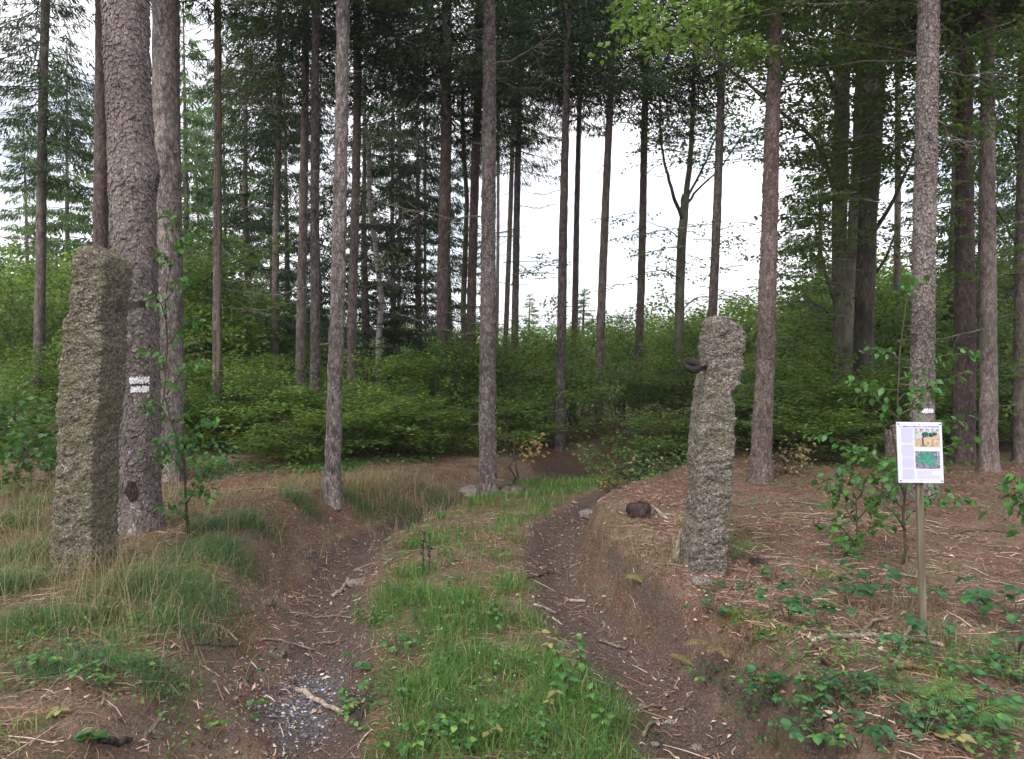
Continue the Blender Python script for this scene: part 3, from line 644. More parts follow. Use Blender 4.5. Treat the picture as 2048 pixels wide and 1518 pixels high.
bark_patch(I, z_of(850, 6.7, I), za - .01, th_of(I, za, 1834), th_of(I, za, 1868), M_paintG, 'painted_patch', 'grey overpainted patch', .006, 5)
plates(T['B'], 2600, 5.2, .014, .005); plates(T['p'], 1300, 5.6, .014, .005); plates(T['i'], 500, 5, .010, .003); plates(T['y'], 900, 5.5, .014, .005)
# split, half dead tree with a long orange wound
I = make_trunk(436, 439, 22, 14, 11, 14, M_barkG, seed=31, label='broken slim spruce with a long orange bark wound running up it')
T['e'] = I; stubs(I, 16, 2.0, 7.4, BARE, .5, 1.2); stubs(I, 6, .8, 7, STUB, .4, .9, 'branch_stub'); crown(I, CROWN[2], 8, 14, .6)
tc_ = th_of(I, 3, 441)
bark_patch(I, .35, 6.9, tc_ - .35, tc_ + .35, M_wound, 'bare_wood', 'orange strip of bare wood', .005, 6)
m = MB(); leaves(m, rng.normal(0, 1, (260, 3)) * [.5, .35, .28] + [.5, 0, 5.3], unit(rng.normal(0, 1, (260, 3)) + [0, 0, -1]), unit(rng.normal(0, 1, (260, 3))), .22, .02)
tag(m.obj('withered_bough', M_fernB, I['e']), kind='stuff')
# dark background spruces with boughs down to the thicket; young bright spruces farther left
BG = [(380, 19, 60, 1.0, 0), (505, 17, 60, 1.15, 1), (575, 21, 100, 1.2, 1), (650, 18, 90, 1.0, 1), (735, 16, 120, 1.15, 1), (790, 22, 80, 1.1, 1), (838, 17, 160, 1.0, 1), (905, 21, 200, .9, 1), (150, 22, 80, 1.2, 0), (225, 19, 140, 1.0, 0), (300, 24, 160, 1.3, 0), (395, 27, 200, 1.3, 0), (455, 30, 120, 1.5, 0), (60, 28, 170, 1.3, 0), (545, 30, 220, 1.4, 0), (1168, 24, 575, .55, 0), (1060, 30, 585, .6, 0), (1640, 19, 160, .9, 0), (1890, 17, 20, 1.0, 1), (2030, 15, 40, 1.0, 1)]
BGP = {1000: 'right behind the central trunk', 1240: 'high crowned, in the sky gap right of the bare trunk', 1330: 'high crowned, left of the forked beech', 1100: 'high crowned, left of the light grey spruce', 40: 'high crowned, at the far left edge', 380: 'left of the split-bark tree', 505: 'right of the split-bark tree', 575: 'behind the thin dark spruce', 650: 'behind the slim stubbly spruce', 735: 'just behind the birch', 790: 'far behind the very thin stem', 838: 'left of the reddish trunk', 905: 'right of the reddish trunk', 150: 'beyond the far left spruce', 225: 'hidden mostly by the trail-marked spruce', 300: 'glimpsed beside the thick grey spruce', 395: 'far off left of the split-bark tree', 455: 'far off just right of the split-bark tree', 60: 'farthest at the left edge', 545: 'far off behind the thin dark spruce', 1168: 'tiny, beside the black-looking thin trunk', 1060: 'tiny, right of the slender trunk', 1640: 'left of the beech clump', 1890: 'between sign tree and thick dark spruce', 2030: 'at the right edge behind the trunks'}
BGL = ['dense dark spruce with drooping boughs', 'bright young spruce beyond the thicket']
for n_, (px, D, tpy, cw, kd) in enumerate(BG):
    x = (px - CX) / F * D; zb_ = gz(x, D) - .05; ztop = at(px, tpy, D).z + (1.0 if tpy <= 60 else 0); H = ztop - zb_
    e = thing('background_spruce', BGL[1 - min(kd, 1)] + ', ' + BGP[px], 'tree', (x, D, zb_), ['young spruces beyond the thicket', 'dark spruces behind the slim trunks'][min(kd, 1)] if tpy < 500 else 'tiny spruces in the sky gap')
    m = MB(); tube(m, [[0, 0, 0], [rng.normal(0, .08), 0, H * .5], [0, 0, H]], [.10 * cw, .06, .01], 8); m.obj('trunk', M_bark, e, True)
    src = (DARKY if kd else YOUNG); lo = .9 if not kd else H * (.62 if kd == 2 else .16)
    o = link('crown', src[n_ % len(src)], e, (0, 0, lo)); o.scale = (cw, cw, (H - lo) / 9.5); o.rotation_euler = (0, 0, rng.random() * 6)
# birch
D = 15; P = [at(px, py, D) for px, py in ((757, 800), (757, 690), (763, 600), (752, 500), (740, 420), (737, 300), (722, 180), (712, 60))]; P[0].z = gz(P[0].x, D) - .1
e = thing('birch_tree', 'crooked white-barked birch in the dark stand left of the centre', 'tree', P[0]); m = MB()
tube(m, [list(p - P[0]) for p in P], np.linspace(.062, .035, 8), 10); m.obj('trunk', M_birch, e, True); m = MB(); wd = MB()
for _ in range(70):
    c0 = atn(rng.uniform(690, 790), rng.uniform(60, 560), D + rng.normal(0, .6)) - np.array(P[0]); d_ = rng.normal(0, 1, 3) * [1, 1, .3]; spray(m, c0, c0 + unit(d_) * .7, 26, .2, (.04, .06), .5, wd)
m.obj('crown', M_pale, e); tag(wd.obj('twigs', M_twig, e), kind='stuff')
# crooked stem beside the brown spruce
D = 13.8; P = [at(px, py, D) for px, py in ((935, 860), (934, 780), (931, 700), (926, 620), (930, 520), (934, 400), (926, 280), (924, 150))]; P[0].z = gz(P[0].x, D) - .1
e = thing('crooked_young_tree', 'crooked thin stem hugging the brown spruce behind the central trunk', 'tree', P[0]); m = MB(); tube(m, [list(p - P[0]) for p in P], np.linspace(.07, .03, 8), 10)
for k in range(26):
    a = np.array(P[3] - P[0]) + (np.array(P[7] - P[3])) * rng.random(); tube(m, [a, a + [rng.normal(0, .3), rng.normal(0, .2), .2], a + [rng.normal(0, .6), rng.normal(0, .3), rng.uniform(.1, .6)]], [.01, .006, .003], 4, .5, False)
m.obj('trunk', M_barkB, e, True)

# ------------------------------------------------------------------ beeches
def limb(m, pix, r0, r1, base, seg=8):
    P = np.array([atn(*p) for p in pix]) - np.array(base); k = len(P); t = np.linspace(0, 1, k); tt = np.linspace(0, 1, (k - 1) * 4 + 1)
    Q = np.stack([np.interp(tt, t, P[:, c]) for c in range(3)], -1); Q[1:-1] = (Q[:-2] + 2 * Q[1:-1] + Q[2:]) / 4; Q[1:-1] += rng.normal(0, .006, Q[1:-1].shape)
    tube(m, Q, np.linspace(r0, r1, len(Q)), seg)
# forked beech in the gap
D = 13.6; b = at(1354, 880, D); b.z = gz(b.x, D) - .1
e = thing('beech_tree', 'forked dark beech with spreading limbs inside the sky gap, left of the grey gatepost', 'tree', b); m = MB()
limb(m, [(1354, 900, D), (1358, 700, D), (1361, 540, D), (1367, 430, D), (1372, 390, D)], .088, .07, b, 14); m.obj('trunk', M_barkB, e, True)
LB = [([(1369, 420, D), (1378, 340, D), (1385, 250, D), (1388, 120, D), (1395, -60, D)], .055, .03), ([(1366, 440, D), (1350, 400, D - .3), (1335, 350, D - .5), (1322, 290, D - .6), (1318, 190, D - .8)], .036, .014),
      ([(1370, 415, D), (1395, 380, D + .3), (1440, 340, D + .4), (1490, 260, D + .8)], .026, .008), ([(1370, 400, D), (1400, 350, D), (1425, 290, D), (1470, 190, D)], .026, .008),
      ([(1364, 560, D), (1330, 540, D - .5), (1290, 545, D - .8), (1240, 560, D - 1)], .012, .004), ([(1364, 620, D), (1400, 590, D - .4), (1450, 600, D - .7)], .012, .004), ([(1362, 480, D), (1330, 455, D), (1285, 440, D)], .012, .004)]
for pix, r0, r1 in LB: m = MB(); limb(m, pix, r0, r1, b, 7); m.obj('limb', M_barkB, e, True)
m = MB(); wd = MB()
def fill(m, wd, boxes, base, mat_r=(0, 1)):
    for (x0, x1, y0, y1, d0, d1, n, L_, nl, ll) in boxes:
        for _ in range(n):
            px, py, dd = rng.uniform(x0, x1), rng.uniform(y0, y1), rng.uniform(d0, d1)
            c0 = atn(px, py, dd) - np.array(base); a = rng.random() * 6.28; u_ = np.array([math.cos(a), math.sin(a) * .8, rng.uniform(-.25, .15)]); l_ = L_ * rng.uniform(.6, 1.3)
            spray(m, c0 - u_ * l_ / 2, c0 + u_ * l_ / 2, int(nl * rng.uniform(.6, 1.3)), .16 * l_ + .05, ll, .12, wd, *mat_r)
fill(m, wd, [(1210, 1345, 420, 640, 12.6, 14, 26, .9, 26, (.045, .07)), (1380, 1500, 440, 640, 12.6, 14, 24, .9, 26, (.045, .07)), (1060, 1130, 500, 640, 13, 14, 14, .9, 22, (.045, .07)), (1290, 1500, -60, 330, 12.5, 14.8, 190, 1.1, 42, (.055, .08))], b)
m.obj('crown', M_beech, e); tag(wd.obj('twigs', M_twig, e), kind='stuff')
# the clump of beech trunks
D = 11.5; b = at(1700, 900, D); b.z = gz(b.x, D) - .1
e = thing('beech_clump', 'clump of three fused dark beech trunks with arching limbs, left of the sign tree', 'tree', b)
for pix, r0, r1, lb in (([(1682, 940, D), (1681, 700, D), (1678, 500, D), (1682, 300, D), (1686, 100, D), (1690, -160, D)], .105, .11, None), ([(1727, 940, D + .3), (1724, 700, D + .3), (1730, 500, D + .3), (1742, 300, D + .4), (1752, 100, D + .5), (1765, -160, D + .6)], .165, .15, None), ([(1693, 940, D - .35), (1696, 700, D - .35), (1704, 480, D - .35), (1716, 260, D - .3), (1722, 60, D - .3), (1724, -160, D - .3)], .075, .05, 'slimmer paler trunk in front')):
    m = MB(); limb(m, pix, r0, r1, b, 18); o = m.obj('trunk', M_barkB, e, True)
    if lb: tag(o, lb)
for pix, r0, r1 in (([(1674, 610, D), (1655, 560, D - .3), (1640, 500, D - .5), (1628, 440, D - .6)], .035, .012), ([(1672, 640, D), (1640, 610, D - .4), (1600, 600, D - .8), (1560, 615, D - 1)], .02, .006), ([(1672, 390, D), (1645, 300, D - .8), (1605, 255, D - 1.8), (1530, 200, D - 2.8), (1450, 130, D - 3.6), (1368, 72, D - 4.2)], .034, .008),
                    ([(1676, 200, D), (1650, 145, D - .5), (1620, 110, D - .9), (1585, 95, D - 1.4)], .045, .015), ([(1745, 470, D + .3), (1790, 400, D), (1830, 300, D - .3), (1860, 180, D - .5)], .035, .012), ([(1740, 560, D + .3), (1770, 520, D + .2), (1790, 470, D)], .03, .01), ([(1740, 190, D), (1690, 150, D - 1), (1660, 130, D - 1.4)], .03, .01)):
    m = MB(); limb(m, pix, r0, r1, b, 7); m.obj('limb', M_barkB, e, True)
m = MB(); wd = MB()
fill(m, wd, [(1440, 1840, -60, 130, 7.2, 12.5, 270, 1.0, 44, (.055, .08)), (1540, 1840, 100, 330, 9, 12.5, 170, 1.0, 40, (.055, .08)), (1580, 1800, 300, 520, 9.5, 12.5, 95, .9, 34, (.05, .075)), (1550, 1670, 450, 640, 10.5, 13, 50, .9, 28, (.05, .075)), (1640, 1720, 360, 440, 8.5, 9.5, 8, .6, 34, (.06, .09))], b)
m.obj('crown', M_beech, e); tag(wd.obj('twigs', M_twig, e), kind='stuff')
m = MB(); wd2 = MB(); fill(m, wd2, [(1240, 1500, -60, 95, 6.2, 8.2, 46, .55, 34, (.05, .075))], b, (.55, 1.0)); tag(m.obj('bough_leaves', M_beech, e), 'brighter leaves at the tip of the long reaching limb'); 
# beech at the right edge
D = 10.8; b = at(2095, 900, D); b.z = gz(b.x, D) - .1
e = thing('beech_tree', 'leafy beech reaching in from beyond the right edge, curtain of green leaves', 'tree', b); m = MB()
limb(m, [(2095, 940, D), (2092, 500, D), (2110, 0, D), (2120, -200, D)], .14, .11, b, 14); m.obj('trunk', M_barkB, e, True)
for pix, r0, r1 in (([(2092, 560, D), (2030, 480, D - .4), (1990, 410, D - .7), (1940, 330, D - 1)], .03, .008), ([(2092, 640, D), (2040, 560, D + .4), (1990, 560, D + .7)], .025, .008), ([(2092, 420, D), (2030, 300, D), (1990, 180, D)], .03, .008)):
    m = MB(); limb(m, pix, r0, r1, b, 7); m.obj('limb', M_barkB, e, True)
m = MB(); wd = MB()
fill(m, wd, [(1850, 2120, -60, 260, 7.6, 12.4, 190, 1.0, 42, (.055, .08)), (1860, 2120, 220, 560, 8.6, 12.4, 140, .9, 36, (.05, .075)), (1960, 2120, 500, 820, 9, 12, 50, .8, 34, (.05, .07))], b)
m.obj('crown', M_beech, e); tag(wd.obj('twigs', M_twig, e), kind='stuff')
# small beech boughs crossing the tops left of the gap
m = MB(); wd = MB(); b = T['p']['base']
# ------------------------------------------------------------------ thicket of young beeches
trunk_px = [(SPR[k][0], SPR[k][-1], SPR[k][4]) for k in SPR]
SHORT = {'a': 'the slim far left spruce', 'd': 'the thick grey spruce', 'f': 'the thin dark spruce', 'g': 'the dark spruce of the pair', 'h': 'the slim stubbly spruce', 'i': 'the pale leaning spruce', 'n': 'the reddish brown spruce', 'o': 'the brown spruce', 'p': 'the central pale spruce', 's': 'the light grey spruce at the gap', 'u': 'the bare trunk in the gap', 'v': 'the dark trunk in the gap', 'x': 'the grey gatepost', 'y': 'the reddish scaly spruce', 'A': 'the beech clump', 'B': 'the sign tree', 'C': 'the thick dark spruce', 'D': 'the grey-brown right spruce', 'b': 'the mossy gatepost', 'r': 'the slender spruce'}
def back_top(px): return np.interp(px, [-300, 0, 150, 380, 470, 560, 700, 850, 930, 1040, 1150, 1250, 1400, 1550, 1650, 1800, 2048, 2400], [505, 525, 545, 500, 560, 650, 715, 740, 725, 665, 675, 645, 630, 585, 555, 535, 545, 545])
rows = [(9.7, 815, .85), (10.8, 760, .85), (12.2, 715, .95), (14.2, None, 1.15), (16.8, None, 1.4), (20.5, None, 1.75), (25, None, 2.1)]
seen_lab = {}
bi = 0
rnd = random.Random(5)
for ri, (D, tp, step) in enumerate(rows):
    half = D * .72; n = int(2 * half / (step * .95))
    for k in range(n):
        x = -half + (k + rnd.uniform(.1, .9)) * 2 * half / n; d = D + rnd.uniform(-.45, .45) * (1 + ri * .25); px = x / d * F + CX
        if ri == 0 and (1040 < px < 1400 or 395 < px < 470 or px > 1500 and rnd.random() < .45): continue
        if ri == 1 and 1100 < px < 1290: continue
        bt = float(back_top(px)); top = (max(tp, bt) if tp else bt + (14.4 - 14.4) * 0) + rnd.uniform(-55, 60) * (1 if ri < 4 else .5)
        if tp is None and ri == 3: top += 25
        zb_ = gz(x, d) - .03; H = at(px, top, d).z - zb_
        if H < .5: continue
        key = min(SHORT, key=lambda q: abs(SPR[q][0] - px))
        pos = ['fronting the thicket', 'second in the thicket', 'mid thicket', 'deep in thicket', 'deep in thicket', 'at the back of the thicket', 'at the back of the thicket'][ri]
        vi = rnd.randrange(8); e = thing('beech_bush', '%s %s beech %s by %s' % ('darker' if vi % 3 else 'bright', 'upright' if vi % 2 else 'spreading', pos, SHORT[key]), 'bush', (x, d, zb_), 'young beeches of the thicket', rnd.random() * 6.28)
        cm, sm = BUSH[vi]; bi += 1; s = H / 2.4; w = min(max(s, .8), 1.6) * rnd.uniform(.95, 1.3)
        o = link('crown', cm, e); o.scale = (w, w, s); o = link('stems', sm, e); o.scale = (w, w, s)
for k in range(46):                                # trees beyond, their sunlight and haze put into a paler leaf colour
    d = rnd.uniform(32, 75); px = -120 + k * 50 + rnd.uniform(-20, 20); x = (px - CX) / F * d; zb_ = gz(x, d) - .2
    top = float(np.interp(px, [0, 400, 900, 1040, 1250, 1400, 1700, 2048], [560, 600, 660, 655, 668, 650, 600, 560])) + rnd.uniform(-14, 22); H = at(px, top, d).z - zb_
    if H < 1: continue
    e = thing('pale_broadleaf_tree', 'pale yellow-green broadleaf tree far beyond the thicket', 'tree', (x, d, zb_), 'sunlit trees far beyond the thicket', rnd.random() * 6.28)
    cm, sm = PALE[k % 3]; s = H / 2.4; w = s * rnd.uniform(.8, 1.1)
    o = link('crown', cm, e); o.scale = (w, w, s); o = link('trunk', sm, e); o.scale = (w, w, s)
# a far wood as one mass
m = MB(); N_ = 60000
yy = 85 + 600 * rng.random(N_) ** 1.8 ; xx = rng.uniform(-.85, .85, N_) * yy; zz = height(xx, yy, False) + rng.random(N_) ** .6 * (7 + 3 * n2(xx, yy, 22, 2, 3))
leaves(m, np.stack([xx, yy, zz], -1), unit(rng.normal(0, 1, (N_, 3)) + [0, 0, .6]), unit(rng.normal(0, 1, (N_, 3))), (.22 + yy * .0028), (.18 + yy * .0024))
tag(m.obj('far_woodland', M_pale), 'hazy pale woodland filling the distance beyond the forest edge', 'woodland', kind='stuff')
# bushes with a colour of their own
def small_bush(px, py, D, H, R, mat, label, cat='bush', nb=14, nl=24, ll=(.05, .07), name='beech_bush', seed=0):
    x = (px - CX) / F * D; e = thing(name, label, cat, (x, D, gz(x, D) - .02)); cm, sm = bush_mesh('small_bush', H, R, mat, seed, nb, nl, ll)
    link('crown', cm, e); link('stems', sm, e); return e
small_bush(1020, 0, 8.9, .72, .42, M_gold, 'low beech twig bush with golden autumn leaves beside the central trunk', nb=9, nl=26, seed=601)
small_bush(1222, 0, 8.6, .34, .2, M_red, 'tiny sapling with reddish leaves at the end of the grass strip', 'sapling', 7, 14, (.03, .045), 'small_sapling', 602)
small_bush(1300, 0, 9.4, .3, .75, M_grass, 'low bright green bush patch behind the dark log', 'bush', 26, 60, (.04, .06), 'low_green_bush', 603)
small_bush(55, 0, 7.2, .95, .75, M_herb, 'broad-leaved bush at the far left behind the mossy gatepost', 'bush', 26, 60, (.07, .10), 'broadleaf_bush', 604)
small_bush(1570, 0, 8.4, .42, .4, M_fernB, 'withered brown brush pile behind the reddish scaly spruce', 'brush', 18, 18, (.04, .06), 'dry_brush', 605)

# ------------------------------------------------------------------ near saplings whose leaves can be told apart
def leaf_proto(name, L_, Wd, mat, fold=.18, curl=.12):
    s = np.array([0, .18, .42, .7, 1.0]); w = np.array([0, .34, .5, .36, 0]) * Wd; V = []; F_ = []
    for a, b in zip(s, w):
        z = -curl * L_ * a * a; V += [[a * L_, -b, z + fold * b], [a * L_, 0, z], [a * L_, b, z + fold * b]]
    for k in range(4):
        i = 3 * k; F_ += [[i, i + 3, i + 4, i + 1], [i + 1, i + 4, i + 5, i + 2]]
    m = MB(); m.add(V, F_, np.repeat(rng.random(5), 3)); return m.mesh(name, mat, True)
def put_leaf(me, e, P, az, tilt, roll, s):
    o = link('leaf', me, e, P); o.rotation_euler = (roll, tilt, az); o.scale = (s, s, s)
def sapling(px, py, D, label, stem, branches, per, lf, size=1.0, cat='sapling', name='beech_sapling', r0=.010):
    """stem and branches are lists of (px, py, D); leaves alternate along the branches"""
    b = ground_at(px, py) if D is None else Vector(((px - CX) / F * D, D, 0)); b.z = gz(b.x, b.y) - .02
    e = thing(name, label, cat, b); m = MB(); S = np.array([atn(*p) for p in stem]) - np.array(b); S[0] = 0
    tube(m, S, np.linspace(r0, r0 * .25, len(S)), 8); m.obj('stem', M_stem, e, True)
    for br in branches:
        P = np.array([atn(*p) for p in br]) - np.array(b); k = len(P); t = np.linspace(0, 1, k); tt = np.linspace(0, 1, 9)
        Q = np.stack([np.interp(tt, t, P[:, c]) for c in range(3)], -1); Q[1:] += rng.normal(0, .008, (8, 3)); m = MB(); tube(m, Q, np.linspace(.005, .0015, 9), 5, 0, False); m.obj('branch', M_stem, e, True)
        L_ = np.linalg.norm(np.diff(Q, axis=0), axis=1).sum(); n = max(6, int(per * L_ * (5.0 if px > 1800 else 6.5))); d0 = unit(Q[-1] - Q[0]); az0 = math.atan2(d0[1], d0[0])
        for i_ in range(n):
            f = .12 + .88 * (i_ + rng.random() * .6) / n; O = np.array([np.interp(f, tt, Q[:, c]) for c in range(3)]); sd_ = 1 if i_ % 2 else -1
            O = O + np.array([rng.normal(0, .035), rng.normal(0, .035), rng.normal(0, .022)])
            put_leaf(lf[rng.integers(len(lf))], e, O, az0 + sd_ * rng.uniform(.4, 1.3), rng.normal(.45, .45), rng.normal(0, .65), size * rng.uniform(.75, 1.25))
    return e
LF = [leaf_proto('leaf', .060, .036, M_sap) for _ in range(4)]
LFs = [leaf_proto('leaf', .055, .034, M_sap) for _ in range(3)]
D = 5.2
def rb(x0, y0, x1, y1, D0, D1, sag=14): return [(x0, y0, D0), ((x0 + x1) / 2, (y0 + y1) / 2 - sag, (D0 + D1) / 2), (x1, y1, D1)]
sapling(372, 1080, D, 'young beech sapling with dark curving stem in front of the thick grey spruce', [(372, 1085, D), (371, 1000, D), (370, 930, D), (350, 870, D), (328, 790, D), (335, 690, D), (330, 600, D), (345, 500, D), (352, 440, D)],
    [rb(372, 1010, 452, 900, D, D - .3), rb(371, 950, 300, 880, D, D - .2), rb(360, 900, 425, 830, D, D - .3), rb(345, 850, 290, 800, D, D), rb(345, 850, 440, 790, D, D + .3), rb(333, 790, 395, 730, D, D - .2), rb(330, 740, 285, 700, D, D), rb(333, 690, 400, 640, D, D + .2), rb(332, 640, 300, 590, D, D - .2), rb(332, 600, 375, 560, D, D), rb(340, 540, 318, 505, D, D), rb(345, 500, 385, 490, D, D), rb(372, 1040, 330, 1010, D, D - .2), rb(371, 990, 430, 1000, D, D - .3), rb(365, 915, 480, 880, D, D), rb(350, 460, 335, 430, D, D), rb(345, 860, 330, 940, D, D - .3), rb(352, 880, 400, 920, D, D - .3)], 15, LF[:2] + LFs, .8)
D = 4.6
sapling(1813, 1160, D, 'leafy beech sapling right behind the sign post, its boughs spreading both ways', [(1813, 1170, D), (1812, 1100, D), (1806, 1030, D), (1815, 950, D), (1800, 880, D), (1795, 800, D), (1800, 700, D), (1818, 560, D)],
    [rb(1812, 1060, 1740, 1000, D, D - .2), rb(1812, 1040, 1900, 975, D, D - .1), rb(1808, 1020, 1700, 950, D, D), rb(1812, 980, 1700, 890, D, D + .2), rb(1812, 960, 1620, 858, D, D + .3), rb(1810, 940, 1690, 905, D, D - .1), rb(1814, 950, 1940, 880, D, D), rb(1808, 900, 1930, 830, D, D + .2), rb(1800, 850, 1700, 750, D, D), rb(1798, 830, 1930, 745, D, D + .1), rb(1797, 780, 1700, 800, D, D + .3), rb(1797, 760, 1960, 700, D, D), rb(1799, 720, 1740, 700, D, D), rb(1812, 600, 1835, 545, D, D), rb(1810, 1010, 1950, 1000, D, D - .2), rb(1808, 990, 1780, 930, D, D - .3), rb(1812, 940, 1890, 930, D, D + .2), rb(1798, 800, 1870, 790, D, D)], 14, LF, .82)
D = 4.9
sapling(1716, 1130, D, 'small bushy beech sapling left of the sign post', [(1716, 1135, D), (1714, 1060, D), (1712, 1000, D), (1700, 950, D)],
    [rb(1715, 1090, 1650, 1050, D, D), rb(1715, 1080, 1770, 1040, D, D), rb(1714, 1050, 1660, 1000, D, D + .2), rb(1714, 1040, 1780, 985, D, D - .1), rb(1712, 1010, 1640, 960, D, D), rb(1712, 1000, 1760, 950, D, D), rb(1705, 970, 1690, 930, D, D), rb(1714, 1100, 1690, 1090, D, D - .2)], 17, LFs, .95, r0=.007)
D = 3.9
sapling(2075, 1120, D, 'young leafy shoot leaning in at the right edge beside the sign', [(2075, 1150, D), (2070, 1060, D), (2060, 990, D)], [rb(2070, 1060, 2010, 1010, D, D), rb(2065, 1020, 2005, 985, D, D), rb(2062, 990, 2040, 960, D, D)], 18, LF, 1.0, r0=.006)

# ------------------------------------------------------------------ information sign on its post
b = ground_at(1853, 1268); D = b.y; P1 = at(1845, 968, D - .0)
e = thing('information_sign', 'white laminated information sheet on a square wooden post, two pictures printed on it', 'sign', b)
def box(m, c, s, rot=None, bev=0.0):
    v = np.array([[x, y, z] for x in (-.5, .5) for y in (-.5, .5) for z in (-.5, .5)]) * s
    if rot is not None: v = v @ rot.T
    m.add(v + c, [[0, 1, 3, 2], [4, 6, 7, 5], [0, 4, 5, 1], [2, 3, 7, 6], [0, 2, 6, 4], [1, 5, 7, 3]])
top = at(1841, 900, D + .03); n = 24; z = np.linspace(-.1, top.z - b.z, n); m = MB()
V = []
for q in z:
    cx_ = (P1.x - b.x) * q / (P1.z - b.z); h = .0145
    for (sx, sy) in ((-1, -.8), (-.8, -1), (.8, -1), (1, -.8), (1, .8), (.8, 1), (-.8, 1), (-1, .8)): V.append([cx_ + sx * h + rng.normal(0, .0006), sy * h * .9 + .03, q])
i = np.arange(n - 1)[:, None] * 8; j = np.arange(8)[None]; j2 = (j + 1) % 8
m.add(V, np.concatenate([np.stack([i + j, i + j2, i + 8 + j2, i + 8 + j], -1).reshape(-1, 4), [[(n - 1) * 8 + k for k in (0, 1, 2, 3)], [(n - 1) * 8 + k for k in (3, 4, 7, 0)], [(n - 1) * 8 + k for k in (4, 5, 6, 7)]]])); m.obj('post', M_postwood, e)
# the sheet, drawn in its own plane: u to the right, v down, both 0..1
c00, c10, c01 = atn(1793, 844, D), atn(1883, 845, D), atn(1798, 965, D); U_ = c10 - c00; Vv = c01 - c00; Nn = unit(np.cross(U_, Vv)); Nn = Nn if Nn[1] < 0 else -Nn
o0 = c00 - np.array(b)
def sheet(poly, lift, mat, name, parent, th=0.0):
    m = MB(); P = np.array([o0 + U_ * u + Vv * v + Nn * lift for u, v in poly]); k = len(P)
    if th:
        Q = P - Nn * th; c = P.mean(0); c2 = Q.mean(0); V = np.concatenate([P, Q, [c, c2]])
        f = [[2 * k, a, (a + 1) % k] for a in range(k)] + [[2 * k + 1, k + (a + 1) % k, k + a] for a in range(k)] + [[a, k + a, (a + 1) % k] for a in range(k)] + [[(a + 1) % k, k + a, k + (a + 1) % k] for a in range(k)]
        m.add(V, f)
    else: m.add(np.concatenate([P, [P.mean(0)]]), [[k, a, (a + 1) % k] for a in range(k)])
    return m.obj(name, mat, parent)
def flat(name, c, r=.6): t = NT(name); return t.done((*c, 1), r)
M_sheet = flat('laminated_paper', (.70, .70, .86), .35); M_ink = flat('dark_ink', (.06, .06, .10)); M_inkL = flat('pale_print', (.42, .42, .56)); M_inkF = flat('faint_column_tint', (.60, .60, .78))
t = NT('upper_picture'); v = t.vec(); M_pic1 = t.done(t.ramp(t.noise(v, 70, 5), [(.35, (.16, .16, .22)), (.48, (.42, .42, .46)), (.6, (.55, .56, .52))]), .4)
t = NT('upper_picture_field'); v = t.vec(); M_pic1b = t.done(t.ramp(t.noise(v, 90, 5), [(.35, (.28, .20, .12)), (.5, (.50, .36, .24)), (.65, (.62, .52, .36))]), .4)
t = NT('upper_picture_trees'); v = t.vec(); M_pic1c = t.done(t.ramp(t.noise(v, 120, 5), [(.4, (.012, .04, .045)), (.56, (.04, .10, .08)), (.66, (.5, .6, .6))]), .4)
t = NT('lower_picture'); v = t.vec(); M_pic2 = t.done(t.ramp(t.noise(v, 110, 5), [(.35, (.06, .055, .09)), (.5, (.20, .19, .26)), (.66, (.42, .40, .46))]), .4)
t = NT('lower_picture_area'); v = t.vec(); M_pic2b = t.done(t.ramp(t.noise(v, 60, 5), [(.35, (.05, .16, .20)), (.5, (.07, .26, .19)), (.62, (.10, .32, .17))]), .4)
R4 = lambda u0, v0, u1, v1: [(u0, v0), (u1, v0), (u1, v1), (u0, v1)]
sh = sheet(R4(0, 0, 1, 1), 0, M_sheet, 'panel', e, .006)
def pr(poly, mat, name, lift=.0008): return sheet(poly, lift, mat, name, sh)
m = MB()
def strips(lst, mat, name, lift=.0008):
    m = MB()
    for (u0, v0, u1, v1) in lst:
        P = np.array([o0 + U_ * u + Vv * v + Nn * lift for u, v in R4(u0, v0, u1, v1)]); m.add(P, [[0, 3, 2, 1]])
    return tag(m.obj(name, mat, sh), kind='stuff')
fr = [(.045, .03, .955, .034), (.045, .966, .955, .970), (.045, .03, .051, .97), (.949, .03, .955, .97)]
strips(fr, M_inkL, 'printed_border')
strips([(a - .012, b_ - .008, a + .012, b_ + .008) for a in (.048, .952) for b_ in (.032, .968)] + [(.49, .026, .515, .038), (.49, .962, .515, .974)], M_ink, 'border_ornament', .0012)
pr(R4(.08, .095, .36, .94), M_inkF, 'text_column', .0005)
ln = []
v0 = .10
while v0 < .94:
    if any(abs(v0 - g) < .010 for g in (.345, .355, .575, .755, .765)): v0 += .0115; continue
    u = .09
    while u < .35: w = rng.uniform(.012, .05); ln.append((u, v0, min(u + w, .355), v0 + .0042)); u += w + .009
    v0 += .0115
v0 = .785
while v0 < .94:
    u = .40; e_ = .93 if v0 > .86 or v0 < .8 else .75
    while u < e_: w = rng.uniform(.012, .05); ln.append((u, v0, min(u + w, e_), v0 + .0042)); u += w + .009
    v0 += .0125
strips(ln, M_inkL, 'text_line', .0011)
cu = bpy.data.curves.new('headline_text', 'FONT'); cu.body = 'IV. SMRKATE SEROUSTY POD PETICESTIM'; cu.size = 1.0; cu.align_x = 'CENTER'; cu.offset = .012
tmp = bpy.data.objects.new('headline_text', cu); COL.objects.link(tmp); bpy.context.view_layer.update()
me = bpy.data.meshes.new_from_object(tmp.evaluated_get(bpy.context.evaluated_depsgraph_get())); bpy.data.objects.remove(tmp)
co = np.zeros(len(me.vertices) * 3); me.vertices.foreach_get('co', co); co = co.reshape(-1, 3); wdt = co[:, 0].max() - co[:, 0].min(); hgt = .72
